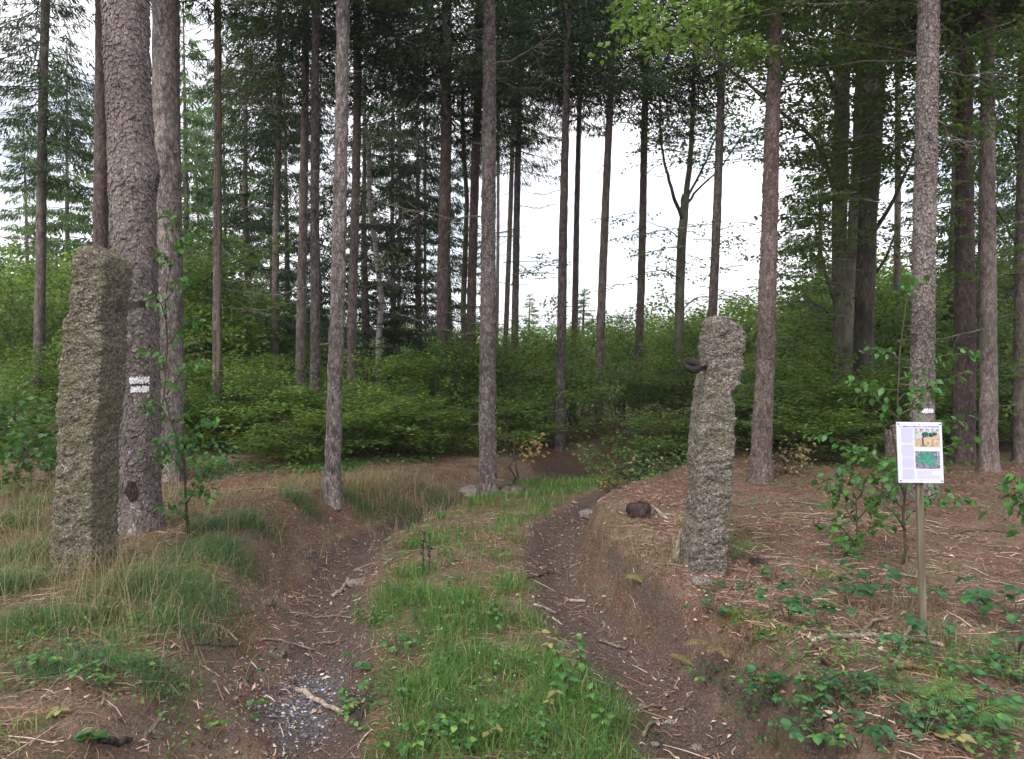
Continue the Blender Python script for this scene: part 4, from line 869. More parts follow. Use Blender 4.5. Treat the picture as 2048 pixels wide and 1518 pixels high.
uu = .5 + co[:, 0] / wdt * .86; vv = .083 - co[:, 1] / hgt * .026
P = o0 + U_ * uu[:, None] + Vv * vv[:, None] + Nn * .0012; me.vertices.foreach_set('co', P.ravel()); me.update(); me.materials.clear(); me.materials.append(M_ink); link('headline', me, sh)
p1 = pr(R4(.385, .10, .94, .405), M_pic1, 'picture', .0010)
pr([(.385, .30), (.5, .27), (.62, .24), (.72, .26), (.94, .20), (.94, .405), (.385, .405)], M_pic1b, 'picture_field', .0014)
pr([(.41, .20), (.5, .15), (.55, .17), (.56, .24), (.45, .28), (.40, .27)], flat('picture_pale_slope', (.46, .50, .46)), 'picture_slope', .0016)
pr([(.55, .18), (.59, .155), (.66, .165), (.75, .17), (.84, .165), (.90, .185), (.86, .215), (.80, .22), (.77, .245), (.70, .235), (.64, .245), (.58, .25), (.55, .22)], M_pic1c, 'picture_trees', .0018)
pr([(.545, .25), (.58, .25), (.585, .39), (.55, .395)], M_ink, 'picture_post', .0022)
pr(R4(.385, .475, .93, .765), M_pic2, 'picture', .0010)
pr([(.41, .60), (.43, .53), (.50, .495), (.60, .485), (.70, .49), (.78, .53), (.84, .59), (.85, .67), (.83, .73), (.74, .74), (.64, .71), (.52, .685), (.43, .655)], M_pic2b, 'picture_area', .0016)
for (u, v) in ((.03, .03), (.97, .03), (.03, .97), (.97, .97)):
    m = MB(); c_ = o0 + U_ * u + Vv * v; th = np.linspace(0, 2 * np.pi, 8, endpoint=False); uu_ = unit(U_); vv_ = unit(Vv)
    V = [c_ + Nn * .001 + (uu_ * math.cos(a) + vv_ * math.sin(a)) * .003 for a in th] + [c_ + Nn * .003]; m.add(V, [[8, k, (k + 1) % 8] for k in range(8)]); m.obj('nail', M_ink, e)
# grey slab leaning behind the sign, dark stump beside it
D = 6.0; m = MB(); b2 = at(1800, 1010, D); b2.z = gz(b2.x, D) - .1
V = [(1784, 853), (1797, 849), (1812, 870), (1830, 1000), (1812, 1000), (1799, 930)]
P = np.array([atn(x, y, D) for x, y in V]) - np.array(b2); Q = P + [.01, .05, 0]; k = len(P); 
m.add(np.concatenate([P, Q, [P.mean(0), Q.mean(0)]]), [[2 * k, a, (a + 1) % k] for a in range(k)] + [[2 * k + 1, k + (a + 1) % k, k + a] for a in range(k)] + [[a, k + a, (a + 1) % k] for a in range(k)] + [[(a + 1) % k, k + a, k + (a + 1) % k] for a in range(k)])
o = m.obj('leaning_slab', M_rockB, None, False, b2); tag(o, 'narrow grey stone slab leaning half hidden behind the information sign', 'stone slab')
D = 6.6; b2 = at(1782, 990, D); b2.z = gz(b2.x, D) - .05; m = MB(); H = at(1782, 860, D).z - b2.z
zs = np.linspace(0, H, 14); tube(m, np.stack([0.02 * np.sin(zs * 3), 0 * zs, zs], -1), .075 + .03 * np.exp(-zs / .15), 14, .5, True, .05); o = m.obj('tree_stump', M_barkR, None, True, b2); tag(o, 'tall dark broken stump behind the left edge of the sign', 'stump')

# ------------------------------------------------------------------ stones, logs, sticks, cones
def rock(px, py, w, h, label, mat=M_rock, name='stone', cat='stone', seed=0, dep=None, sink=.35, ang=0.0):
    b = ground_at(px, py); s = b.y / F; W_, H_ = w * s / 2, h * s * .8; Dp = dep if dep else W_ * .8
    K, J = 28, 14; th = np.linspace(0, 2 * np.pi, K, endpoint=False); ph = np.linspace(-1.2, 1.5, J)
    P = np.stack([np.cos(th)[None] * np.cos(ph)[:, None], np.sin(th)[None] * np.cos(ph)[:, None], np.sin(ph)[:, None] + 0 * th[None]], -1)
    P = np.sign(P) * np.abs(P) ** .75; P = P * (1 + .35 * fbm(P * 1.6 + seed * 3.3, 3, seed))[..., None] * (1 + .06 * fbm(P * 7 + seed, 3, seed))[..., None] * [W_, Dp, H_]
    P[..., 2] += H_ * (1 - 2 * sink); c, s_ = math.cos(ang), math.sin(ang); x, z = P[..., 0].copy(), P[..., 2].copy(); P[..., 0] = c * x - s_ * z; P[..., 2] = s_ * x + c * z
    i = np.arange(J - 1)[:, None] * K; j = np.arange(K)[None]; j2 = (j + 1) % K; m = MB(); m.add(P.reshape(-1, 3), np.stack([i + j, i + j2, i + K + j2, i + K + j], -1).reshape(-1, 4))
    o = m.obj(name, mat, None, True, b); return tag(o, label, cat)
rock(955, 990, 90, 13, 'flat slanting grey rock at the foot of the central pale spruce', seed=1, ang=-.16, dep=.22)
rock(1023, 984, 56, 13, 'crumbling reddish rotten log end next to the flat rock', M_barkR, 'rotten_log', 'log', 2)
rock(1277, 1032, 50, 26, 'short dark rotten log lying right of the track bend', M_knot, 'rotten_log', 'log', 3)
rock(552, 1308, 40, 16, 'half buried brown stone beside the left rut', M_rockB, seed=4, sink=.6)
rock(612, 1110, 40, 14, 'earthy stone in the left bank', M_rockB, seed=5, sink=.62)
rock(1404, 1168, 42, 12, 'flat light stone lying at the foot of the grey gatepost', seed=6)
rock(1180, 1032, 44, 12, 'flat weathered stone at the right edge of the grass strip', seed=7)
rock(530, 1205, 40, 14, 'brownish stone showing in the left bank slope', M_rockB, seed=8, sink=.62)
rock(716, 1166, 46, 7, 'flat slab of stone sunk in the left rut', seed=9, sink=.5)
rock(1516, 1128, 34, 10, 'low dark stone on the needles right of the grey gatepost', M_knot, seed=10)
for k, (px, py, w) in enumerate([(1285, 1415, 22), (1345, 1448, 26), (1255, 1418, 18), (1310, 1492, 24), (770, 1120, 13), (1240, 1372, 12), (1395, 1500, 30), (470, 1398, 18)]):
    rock(px, py, w * .8, w * .28, ['small pale stone in the right rut beside the forked chip', 'angular pale stone at the right rut edge', 'small grey stone at the edge of the grass near the right rut', 'grey stone low in the right rut', 'tiny white stone in the left rut beside a short stick', 'small round stone in the middle of the right rut', 'flat grey stone in the nearest part of the right rut', 'small stone at the left edge of the gravel'][k], name='stone', seed=20 + k)
def wedge(px, py, h, w, label, lean, mat=M_stickD, name='wood_splinter', cat='wood chunk'):
    b = ground_at(px, py); s = b.y / F; m = MB(); zs = np.linspace(-.02, h * s, 8)
    tube(m, np.stack([lean * zs, .2 * zs, zs], -1), np.linspace(w, w * .25, 8) * s / 2, 7, .5, True, .12); o = m.obj(name, mat, None, False, b); tag(o, label, cat)
wedge(1312, 1033, 32, 18, 'upright jagged splinter of wood beside the dark rotten log', .25)
wedge(1330, 1036, 26, 12, 'pale wood splinter leaning away from the jagged one', -1.0, M_stick)
wedge(1352, 1118, 62, 18, 'broken weathered board leaning against the grey gatepost foot', .22, M_stick)
wedge(292, 1475, 34, 22, 'dark broken slab of wood standing in the near left bank', .9, M_stickD)
def stick(pix, w, label, mat=M_stick, name='fallen_stick', cat='stick', forks=()):
    P = [ground_at(x, y) for x, y in pix]; b = P[0].copy(); r = w * b.y / F / 2
    Q = np.array([list(p - b) for p in P]); Q[:, 2] += r * 1.1; t = np.linspace(0, 1, len(Q)); tt = np.linspace(0, 1, 4 * len(Q)); Q2 = np.stack([np.interp(tt, t, Q[:, c]) for c in range(3)], -1)
    for _ in range(3): Q2[1:-1] = (Q2[:-2] + 2 * Q2[1:-1] + Q2[2:]) / 4
    Q2[1:-1] += rng.normal(0, r * .22, Q2[1:-1].shape)
    g = height(Q2[:, 0] + b.x, Q2[:, 1] + b.y) - b.z; Q2[:, 2] = np.maximum(Q2[:, 2], g + r * .9)
    m = MB(); tube(m, Q2, r * np.linspace(1, .7, len(Q2)) * (1 + rng.normal(0, .06, len(Q2))), 8, .5, True, .04)
    o = m.obj(name, mat, None, True, b); tag(o, label, cat)
    return o
ST = [([(1622, 1287), (1690, 1279), (1760, 1276), (1825, 1283), (1888, 1298)], 13, 'long pale curved stick lying across the needles before the sign post', M_stick),
 ([(1722, 1278), (1731, 1262), (1745, 1246), (1785, 1238)], 10, 'crooked pale branch end rising behind the long curved stick', M_stick),
 ([(1791, 1337), (1803, 1310), (1810, 1280), (1824, 1252)], 12, 'greyish stick crossing under the long curved one', M_stick),
 ([(1830, 1328), (1856, 1327), (1888, 1334)], 9, 'short broken stick beside the orange cone', M_stickD),
 ([(592, 1386), (640, 1410), (694, 1436)], 12, 'thick pale stick lying on the gravel of the left rut', M_stick),
 ([(520, 1283), (575, 1287), (630, 1303)], 5, 'thin pale bent twig across the left rut above the gravel', M_stick),
 ([(402, 1250), (436, 1252), (460, 1270), (476, 1286)], 6, 'crooked pale root curling on the left bank', M_stick),
 ([(378, 1294), (430, 1293), (476, 1293)], 5, 'dark straight twig under the crooked root on the left bank', M_stickD),
 ([(664, 1197), (683, 1186), (696, 1162)], 9, 'curved bark-stripped stick in the left rut', M_stick),
 ([(628, 1237), (668, 1234), (702, 1238)], 4, 'thin straight twig across the left rut', M_stick),
 ([(866, 1226), (905, 1223), (960, 1229), (1012, 1238)], 9, 'long greyish stick lying over the grass strip', M_stickD),
 ([(886, 1241), (912, 1236), (936, 1244)], 10, 'short thick stick just before the long one on the grass strip', M_stick),
 ([(1068, 1212), (1092, 1220), (1112, 1230)], 6, 'pale straight stick in the right rut', M_stick),
 ([(1198, 1285), (1225, 1294), (1250, 1302)], 7, 'split brown stick at the right rut edge', M_stickD),
 ([(1140, 1205), (1170, 1207)], 7, 'short white-ended stick in the right rut', M_stick),
 ([(1287, 1474), (1302, 1447), (1322, 1452)], 8, 'forked pale wood chip in the near right rut', M_stick),
 ([(1040, 1162), (1070, 1156), (1098, 1146)], 5, 'small root crossing the right rut', M_stickD),
 ([(768, 1134), (778, 1127), (786, 1120)], 7, 'short chunk of stick at the edge of the left rut', M_stick),
 ([(818, 1212), (832, 1202), (846, 1196)], 6, 'pale stick end hidden in the strip grass', M_stick),
 ([(404, 1335), (425, 1348), (440, 1356)], 5, 'short pale twig on the near left bank', M_stick),
 ([(345, 1448), (352, 1455)], 6, 'tiny wood chip near the left bank foot', M_stick),
 ([(205, 1412), (208, 1395)], 6, 'small upright wood chip on the near left needles', M_stick),
 ([(0, 966), (60, 963), (130, 966)], 4, 'thin bare branch lying on the far left clearing', M_stick),
 ([(1105, 1237), (1122, 1250)], 4, 'small thin twig in the middle of the right rut', M_stick),
 ([(1740, 1270), (1762, 1252), (1735, 1290)], 6, 'dark twig under the long curved stick', M_stickD),
 ([(1340, 1014), (1400, 1006), (1440, 1003)], 5, 'thin fallen branch behind the grey gatepost', M_stick),
 ([(1480, 1014), (1560, 1006), (1640, 1012)], 4, 'long thin branch on needles behind the grey gatepost', M_stick),
 ([(1900, 1070), (1960, 1062), (2040, 1068)], 5, 'thin fallen branch at the right behind the sign', M_stickD),
 ([(1560, 1040), (1600, 1036), (1690, 1046)], 4, 'fallen thin branch on the needle bed between gatepost and sign', M_stick),
 ([(470, 985), (540, 975), (600, 985)], 4, 'thin arched twig on the needle mound left of the leaning spruce', M_stick),
 ([(640, 1290), (690, 1285)], 6, 'short twig at the strip edge near the left rut', M_stickD),
 ([(1600, 1150), (1618, 1170)], 4, 'small slanting twig on the needles right of the grey gatepost', M_stick),
 ([(200, 1488), (235, 1496), (262, 1490)], 16, 'gnarled dark root at the bottom of the left bank', M_knot)]
for pix, w, lb, mt in ST: stick(pix, w, lb, mt)
def cone(px, py, L_, az, label):
    b = ground_at(px, py); m = MB(); n = 150; 
    for k in range(n):
        f = k / n; a = k * 2.4; r = .16 * L_ * math.sin(math.pi * (.12 + .8 * f)) ** .6; x = (f - .5) * L_
        c_ = np.array([x, math.cos(a) * r, math.sin(a) * r]); d_ = np.array([.9, math.cos(a) * .5, math.sin(a) * .5]); N = np.array([[0, math.cos(a), math.sin(a)]])
        leaves(m, [c_], np.array([d_]), N, L_ * .13, L_ * .13, rng.random(), .0, .7)
    tube(m, [[-L_ * .5, 0, 0], [-L_ * .3, 0, 0], [L_ * .3, 0, 0], [L_ * .5, 0, 0]], [.06 * L_, .15 * L_, .14 * L_, .04 * L_], 8)
    o = m.obj('spruce_cone', M_cone, None, False, b + Vector((0, 0, .016))); o.rotation_euler = (0, .08, az); tag(o, label, 'cone', 'spruce cones')
cone(1650, 1330, .062, -1.1, 'brown spruce cone alone on the needles below the long curved stick')
cone(1808, 1338, .075, .25, 'orange-brown spruce cone touching the greyish stick')
cone(1834, 1342, .04, -.5, 'small orange cone beside the larger orange-brown one')
cone(1632, 1296, .05, -.4, 'dark grey cone at the left end of the long curved stick')

# ------------------------------------------------------------------ ferns, herbs, brambles
def fern(px, py, mat, label, L_=.3, nf=4, az=None, up=.7, spread=6.28, b=None):
    b = ground_at(px, py) if b is None else b; e = thing('fern', label, 'fern', b); a0 = rng.random() * 6 if az is None else az
    for k in range(nf):
        a = a0 + (k - nf / 2) / nf * spread + rng.normal(0, .15); l_ = L_ * rng.uniform(.75, 1.1); t = np.linspace(0, 1, 24)
        R_ = l_ * t; z = up * l_ * (t - .75 * t * t); C = np.stack([R_ * math.cos(a), R_ * math.sin(a), z + .01], -1); m = MB(); tube(m, C[::3], np.linspace(.002, .0007, 8), 4, .2, False)
        T_ = unit(np.gradient(C, axis=0)); lat = np.array([-math.sin(a), math.cos(a), 0]); Nn_ = unit(np.cross(T_, lat)) * -1
        for sd_ in (-1, 1):
            w = .24 * l_ * np.sin(np.pi * np.clip(t * .9 + .08, 0, 1)) ** .8 + .006; Dv = unit(lat * sd_ + T_ * .45 + [0, 0, -.15]); leaves(m, C[2:], Dv[2:], Nn_[2:], w[2:], l_ * .028, rng.random(22), .05, .3)
        m.obj('frond', mat, e)
    return e
fern(1285, 1172, M_fernY, 'small bright yellow fern on the edge of the right bank', .14, 3, 2.6, .8, 2.0)
fern(1385, 1336, M_fernY, 'yellow fern frond pair low on the right bank', .14, 3, 1.6, .6, 3.4)
fern(1440, 1300, M_fernB, 'browned fern drooping above the yellow fronds', .20, 4, -1.5, .7, 2.6)
fern(1465, 1122, M_fern, 'small green fern at the right foot of the grey gatepost', .22, 3, .6, 1.3, 2.0)
fern(1925, 1450, M_fern, 'broad green fern near the lower right corner', .24, 5, 1.6, .9, 5.5)
fern(1840, 1400, M_fern, 'second green fern left of the broad one', .18, 4, 1.8, .8, 5.0)
HL = {k: [leaf_proto('leaf', *s, mt) for _ in range(3)] for k, s, mt in (('herb', (.045, .034), M_herb), ('nettle', (.055, .032), M_herb), ('bramble', (.055, .042), M_bramble), ('yellow', (.055, .04), M_yellow), ('clover', (.026, .026), M_bramble), ('big', (.10, .085), M_herb))}
def herb(px, py, kind, H, n, label, group=None, size=1.0, spread=.10, name=None, cat='plant', b=None, stalk=M_stem):
    b = ground_at(px, py) if b is None else b; e = thing(name or {'herb': 'leafy_herb', 'nettle': 'nettle', 'bramble': 'bramble', 'yellow': 'yellowing_herb', 'clover': 'wood_sorrel', 'big': 'broadleaf_herb'}[kind], label, cat, b, group); m = MB()
    lf = HL[kind]
    if kind == 'nettle':
        lx, ly = rng.normal(0, .12, 2) * H; tube(m, [[0, 0, -.01], [lx * .4, ly * .4, H * .5], [lx, ly, H]], [.004, .003, .002], 5, .5); 
        for k in range(n):
            f = .2 + .8 * k / n; put_leaf(lf[k % 3], e, (lx * f, ly * f, H * f), k * 1.57 + rng.normal(0, .2), rng.uniform(0, .6), rng.normal(0, .15), size * (1.25 - .6 * f) * rng.uniform(.8, 1.1))
    else:
        for k in range(max(2, n // 3)):
            a = rng.random() * 6.28; l_ = spread * rng.uniform(.3, 1); h = H * rng.uniform(.5, 1); tip = np.array([math.cos(a) * l_, math.sin(a) * l_, h])
            tube(m, [[0, 0, -.01], tip * [.35, .35, .7], tip], [.0022, .0018, .0012], 4, .5)
            for q in range(3):
                put_leaf(lf[rng.integers(3)], e, tip + [0, 0, rng.normal(0, .004)], a + (q - 1) * 1.7 + rng.normal(0, .2), rng.uniform(-.1, .45), rng.normal(0, .2), size * rng.uniform(.7, 1.15))
    m.obj('stem', stalk, e); return e
# individually recognisable plants
herb(512, 1438, 'herb', .07, 12, 'low broad-leaved plant at the left edge of the gravel', size=1.0, spread=.10)
herb(420, 1500, 'herb', .07, 9, 'small round-leaved plant in the near left corner of the rut', size=.9)
herb(170, 1512, 'big', .06, 6, 'bright green leaves at the bottom of the left bank', size=.6, spread=.08)
herb(500, 1355, 'clover', .04, 18, 'small tuft of tiny leaves in the left rut above the gravel', size=.8, spread=.07)
herb(705, 1345, 'big', .10, 6, 'pale drooping leaves overhanging the left rut edge', size=.55, spread=.10)
herb(1140, 1400, 'nettle', .26, 18, 'tallest dark nettle at the right side of the grass strip', size=1.35)
herb(1165, 1360, 'nettle', .24, 16, 'dark nettle leaning over the right rut', size=1.2)
herb(1095, 1310, 'yellow', .10, 12, 'pale yellow-green plant behind the tall nettle', size=.9)
herb(985, 1500, 'yellow', .10, 5, 'withered pale leaf cluster at the bottom of the strip', size=.75, spread=.05)
herb(1095, 1440, 'yellow', .14, 3, 'long pale yellow leaf hanging beside the nettle', size=.8, spread=.03)
herb(860, 1470, 'herb', .12, 12, 'grey-green herb with upright leaves in the near strip', size=1.1)
herb(718, 1415, 'yellow', .03, 4, 'yellow leaf lying at the end of the thick gravel stick', size=.8, spread=.03)
herb(120, 1432, 'yellow', .03, 3, 'small orange-yellow leaf on the near left needles', size=.7, spread=.03)
herb(1985, 1470, 'big', .13, 9, 'very large green leaves in the lower right corner', size=.6, spread=.12)
herb(1880, 1500, 'yellow', .05, 10, 'yellow plant at the very bottom right', size=.9)
for k, (px, py, s, lb) in enumerate([(1575, 1245, 1.0, 'bramble shoot right of the yellow moss patch'), (1640, 1262, 1.1, 'bright bramble behind the left end of the long curved stick'), (1690, 1205, 1.1, 'dark bramble patch between grey gatepost and sign post'), (1745, 1190, 1.2, 'dark green bramble mound left of the sign post'), (1815, 1225, 1.1, 'bright bramble close by the sign post foot'), (1600, 1225, .9, 'small bramble above the bright moss'), (1790, 1310, .9, 'dark bramble sprig between the crossing sticks'), (1860, 1290, .9, 'low bramble right of the sign post foot'), (1965, 1230, 1.2, 'yellow-green bramble right of the sign'), (2025, 1250, 1.3, 'bramble bush at the right edge before the needle slope'), (1500, 1300, .7, 'tiny bramble at the top of the right bank'), (2035, 1310, 1.2, 'bramble low at the right edge'), (1560, 1160, .7, 'small bramble seedling near the dark stone'), (1640, 1180, .8, 'isolated bramble seedling on the needles')]):
    for q in range(3 if s > .95 else 2):
        pass
    herb(px, py, 'bramble', .14 * s, int(21 * s), lb, size=.95 * s, spread=.17 * s, cat='bramble')
for px, py, H, lb in ((845, 1150, .30, 'dead brown flower stalk standing in the strip, left one'), (858, 1150, .28, 'dead brown flower stalk beside its taller twin')):
    b = ground_at(px, py); e = thing('dead_stalk', lb, 'plant', b); m = MB(); tube(m, [[0, 0, 0], [.005, 0, H * .5], [rng.normal(0, .02), 0, H]], [.004, .003, .002], 5)
    for k in range(40): f = rng.uniform(.3, 1); leaves(m, [[.004, 0, H * f]], rng.normal(0, 1, (1, 3)) + [[0, 0, .5]], rng.normal(0, 1, (1, 3)), .022, .01)
    m.obj('stalk', M_knot, e)
# repeats: herbs of the strip, wood sorrel and herbs of the right bank, seedlings elsewhere
def place_many(boxes):
    for (x0, x1, y0, y1, n, kinds, lb, grp) in boxes:
        for _ in range(n):
            px, py = rng.uniform(x0, x1), rng.uniform(y0, y1); kd = kinds[rng.integers(len(kinds))]; s = rng.uniform(.7, 1.15)
            herb(px, py, kd, (.16 if kd == 'nettle' else .08) * s, 12 if kd != 'clover' else 15, lb[kd] if isinstance(lb, dict) else lb, grp, s * (.8 if kd != 'big' else .4), .11 * s)
place_many([(690, 1230, 1390, 1515, 34, ['herb', 'nettle', 'herb', 'clover'], {'herb': 'low broad-leaved weed among the grass of the near strip', 'nettle': 'small nettle among the grass of the near strip', 'clover': 'creeping round-leaved plant in the near strip'}, 'weeds in the near part of the grass strip'),
 (700, 1000, 1180, 1380, 20, ['herb', 'clover', 'nettle'], {'herb': 'small leafy weed on the left side of the grass strip', 'nettle': 'small nettle on the left side of the strip', 'clover': 'tiny creeping plant on the left side of the strip'}, 'weeds on the left side of the strip'),
 (780, 900, 1085, 1190, 9, ['herb', 'clover'], 'small weed far along the grass strip', 'weeds far along the strip'),
 (1500, 1800, 1375, 1515, 38, ['clover', 'herb', 'clover', 'bramble'], {'clover': 'low rounded leaves creeping over the near right bank', 'herb': 'brighter leafy weed on the near right bank', 'bramble': 'low bramble on the near right bank'}, 'leafy plants on the near right bank'),
 (1740, 1900, 1420, 1480, 10, ['clover', 'bramble'], {'clover': 'dark round-leaved plant along the bottom right', 'bramble': 'low bramble along the bottom right'}, 'dark round-leaved plants at bottom right'),
 (1400, 1560, 1300, 1460, 10, ['clover', 'herb'], 'sparse weed on the face of the right bank', 'weeds on the right bank face'),
 (0, 250, 1290, 1400, 14, ['herb', 'clover'], {'herb': 'low broad-leaved weed in the grass below the mossy gatepost', 'clover': 'small round-leaved creeper in the grass below the mossy gatepost'}, 'weeds below the mossy gatepost'),
 (1370, 1560, 1170, 1240, 7, ['clover', 'bramble'], 'tiny seedling near the foot of the grey gatepost', 'seedlings near the grey gatepost'),
 (1860, 2048, 1350, 1500, 10, ['herb', 'bramble'], {'herb': 'light green leafy weed around the ferns at the lower right', 'bramble': 'low dark bramble around the ferns at the lower right'}, 'weeds around the ferns')])

# ------------------------------------------------------------------ ground cover nobody could count
def blades(m, x, y, Hh, wd, lean, curl=.5, r=None, zoff=-.01):
    n = len(x); z = height(x, y) + zoff; P = np.stack([x, y, z], -1); a = rng.random(n) * 6.283; out = np.stack([np.cos(a), np.sin(a), 0 * a], -1); lat = np.stack([-np.sin(a), np.cos(a), 0 * a], -1)
    Hh = np.broadcast_to(Hh, (n,))[:, None]; wd = np.broadcast_to(wd, (n,))[:, None]; ln = np.abs(rng.normal(0, lean, n))[:, None]; up = np.array([0, 0, 1.])
    P1_ = P + up * Hh * .55 + out * Hh * ln * .45; P2 = P + up * Hh * (1 - .3 * curl * ln) + out * Hh * ln * (1.1 + curl)
    V = np.stack([P - lat * wd / 2, P + lat * wd / 2, P1_ + lat * wd * .42, P1_ - lat * wd * .42, P2], 1); b = np.arange(n)[:, None] * 5
    rr = np.repeat(rng.random(n) if r is None else r, 5); k = m.n; m.add(V.reshape(-1, 3), (b + [0, 1, 2, 3]), rr); m.Ft.append(b + [3, 2, 4] + k)
def pts(n, x0, x1, y0, y1, fn):
    x = rng.uniform(x0, x1, n); y = rng.uniform(y0, y1, n); k = fn(x, y) > rng.random(n); return x[k], y[k]
u_ = lambda x, y: x - lane(y)
m = MB()
f = lambda x, y: (1 - sst(.30, .66, np.abs(u_(x, y) + .16 * n2(x, y, .33, 2, 9)) - .03 * sst(4.2, 3.0, y))) * (.10 + 1.1 * sst(-.20, .2, n2(x, y, .34, 3, 60))) * (1 - .93 * np.exp(-(((x + .32) / .32) ** 2 + ((y - 6.2) / .75) ** 2)))
x, y = pts(52000, -1.2, 1.0, 2.3, 5.3, f); blades(m, x, y, rng.uniform(.04, .13, len(x)), rng.uniform(.002, .004, len(x)), .55)
x, y = pts(26000, -1.2, 1.6, 5.3, 9.3, f); blades(m, x, y, rng.uniform(.04, .10, len(x)), rng.uniform(.004, .007, len(x)), .5)
f = lambda x, y: np.exp(-(((x - .9) / .8) ** 2 + ((y - 9.0) / .45) ** 2)); x, y = pts(6000, -1, 3, 8, 10, f); blades(m, x, y, rng.uniform(.04, .1, len(x)), .007, .5)
x, y = pts(9000, -3.2, -1.55, 2.4, 4.6, lambda x, y: sst(0, .3, n2(x, y, .35, 3, 70)) * .8); blades(m, x, y, rng.uniform(.04, .12, len(x)), .0035, .6)
x, y = pts(5000, 1.3, 2.8, 2.4, 5.4, lambda x, y: sst(.1, .4, n2(x, y, .4, 3, 72)) * .7); blades(m, x, y, rng.uniform(.03, .10, len(x)), .0035, .6)
x, y = pts(6000, -6, -1.7, 5.5, 9.3, lambda x, y: sst(.05, .4, n2(x, y, .8, 3, 74)) * .8); blades(m, x, y, rng.uniform(.04, .11, len(x)), .007, .6)
tag(m.obj('grass', M_grass), 'bright green grass growing on the strip between the ruts and in patches', 'grass', kind='stuff')
m = MB()      # soft dark green tufts right of the mossy post
for px, py, s in ((455, 1115, .20), (400, 1120, .20), (330, 1170, .26), (390, 1205, .22), (300, 1230, .26), (350, 1250, .2), (260, 1180, .2), (440, 1100, .15), (150, 1240, .12), (20, 1180, .15), (210, 1330, .15), (300, 1350, .15), (120, 1340, .15), (720, 1012, .2), (70, 1110, .2), (30, 1050, .22), (90, 1010, .25), (60, 1250, .15), (500, 1050, .2), (420, 1060, .15), (600, 1010, .2), (870, 1000, .25), (800, 1020, .25)):
    b = ground_at(px, py); n = 900; x = b.x + rng.normal(0, s * .5, n); y = b.y + rng.normal(0, s * .5, n); blades(m, x, y, rng.uniform(.03, .12, n) * (1.25 if b.y > 3.9 else .8), rng.uniform(.0015, .003, n), .9)
tag(m.obj('tuft_grass', M_tuft), 'soft dark green grass tufts covering the left bank by the mossy gatepost', 'grass', kind='stuff')
m = MB()
def stalks(px, py, n, s, H, wd=.002, lean=.75):
    b = ground_at(px, py); blades(m, b.x + rng.normal(0, s, n), b.y + rng.normal(0, s, n), rng.uniform(H * .5, H, n), wd, lean, .6)
for a in ((150, 1215, 60, .09, .42), (215, 1240, 110, .12, .45), (255, 1180, 60, .12, .40), (320, 1160, 60, .15, .36), (390, 1140, 50, .15, .30), (285, 1260, 70, .16, .35), (330, 1300, 40, .2, .3), (60, 1180, 200, .3, .32), (40, 1100, 260, .4, .34), (90, 1150, 120, .2, .34), (140, 1290, 60, .2, .25), (1240, 1085, 500, .14, .11), (1200, 1065, 300, .12, .11), (1290, 1115, 300, .14, .10), (1320, 1140, 160, .14, .10), (1365, 1120, 120, .1, .2), (1540, 1170, 60, .3, .15), (1780, 1230, 200, .15, .16), (1890, 1290, 240, .13, .14), (1690, 1110, 100, .3, .16)): stalks(*a)
for a in ((20, 1040, 700, .7, .30), (-60, 1000, 500, .8, .3), (50, 985, 400, .6, .3), (740, 985, 900, .38, .22), (800, 975, 600, .3, .2), (680, 975, 400, .3, .2), (330, 1010, 300, .4, .2), (420, 1050, 200, .3, .18), (500, 1030, 150, .5, .14), (870, 985, 200, .3, .12), (560, 1340, 30, .2, .1)): stalks(*a, wd=.004)
x, y = pts(9000, -6.5, -1.4, 2.3, 8.5, lambda x, y: .35 + .4 * n2(x, y, .6, 2, 80)); blades(m, x, y, rng.uniform(.04, .14, len(x)), .003, 1.1)
tag(m.obj('straw_grass', M_straw), 'long dry straw coloured grass stalks around the mossy gatepost and the clearing', 'grass', kind='stuff')
m = MB()      # tiny white flowers among the weeds
x, y = pts(260, -1.0, .9, 2.4, 5.6, lambda x, y: (np.abs(u_(x, y)) < .5) * (sst(0, .3, n2(x, y, .4, 2, 90)) + .15)); n = len(x)
P = np.stack([x, y, height(x, y) + rng.uniform(.05, .12, n)], -1)
for q in range(3): leaves(m, P, unit(rng.normal(0, 1, (n, 3)) + [0, 0, .3]), unit(rng.normal(0, .5, (n, 3)) + [0, 0, 1]), .007, .005)
tag(m.obj('flower_heads', M_flower), 'tiny white flowers scattered in the weeds of the grass strip', 'flowers', kind='stuff')
m = MB()      # clover sized leaves
def cover(n, box, fn, s):
    x, y = pts(n, *box, fn); k = len(x); P = np.stack([x, y, height(x, y) + rng.uniform(.01, .07, k)], -1)
    leaves(m, P, unit(rng.normal(0, 1, (k, 3)) * [1, 1, .25]), unit(rng.normal(0, .35, (k, 3)) + [0, 0, 1]), s * rng.uniform(.6, 1.3, k), s * .75 * rng.uniform(.6, 1.2, k), None, .12, .5)
cover(9000, (-1.1, 1.0, 2.3, 4.6), lambda x, y: (1 - sst(.4, .6, np.abs(u_(x, y)))) * sst(-.2, .35, n2(x, y, .3, 3, 91)) * (1.2 - .2 * y), .026)
cover(6500, (.9, 2.4, 2.3, 4.0), lambda x, y: sst(.95, 1.1, u_(x, y)) * sst(3.75, 2.9, y) * sst(-.15, .25, n2(x, y, .3, 3, 92)), .024)
cover(3500, (-3, -1.2, 2.3, 4), lambda x, y: sst(.0, .3, n2(x, y, .35, 3, 93)) * .8, .024)
cover(7000, (1.2, 5.5, 4, 9), lambda x, y: sst(.0, .35, n2(x, y, .7, 3, 94)) * .8, .03)
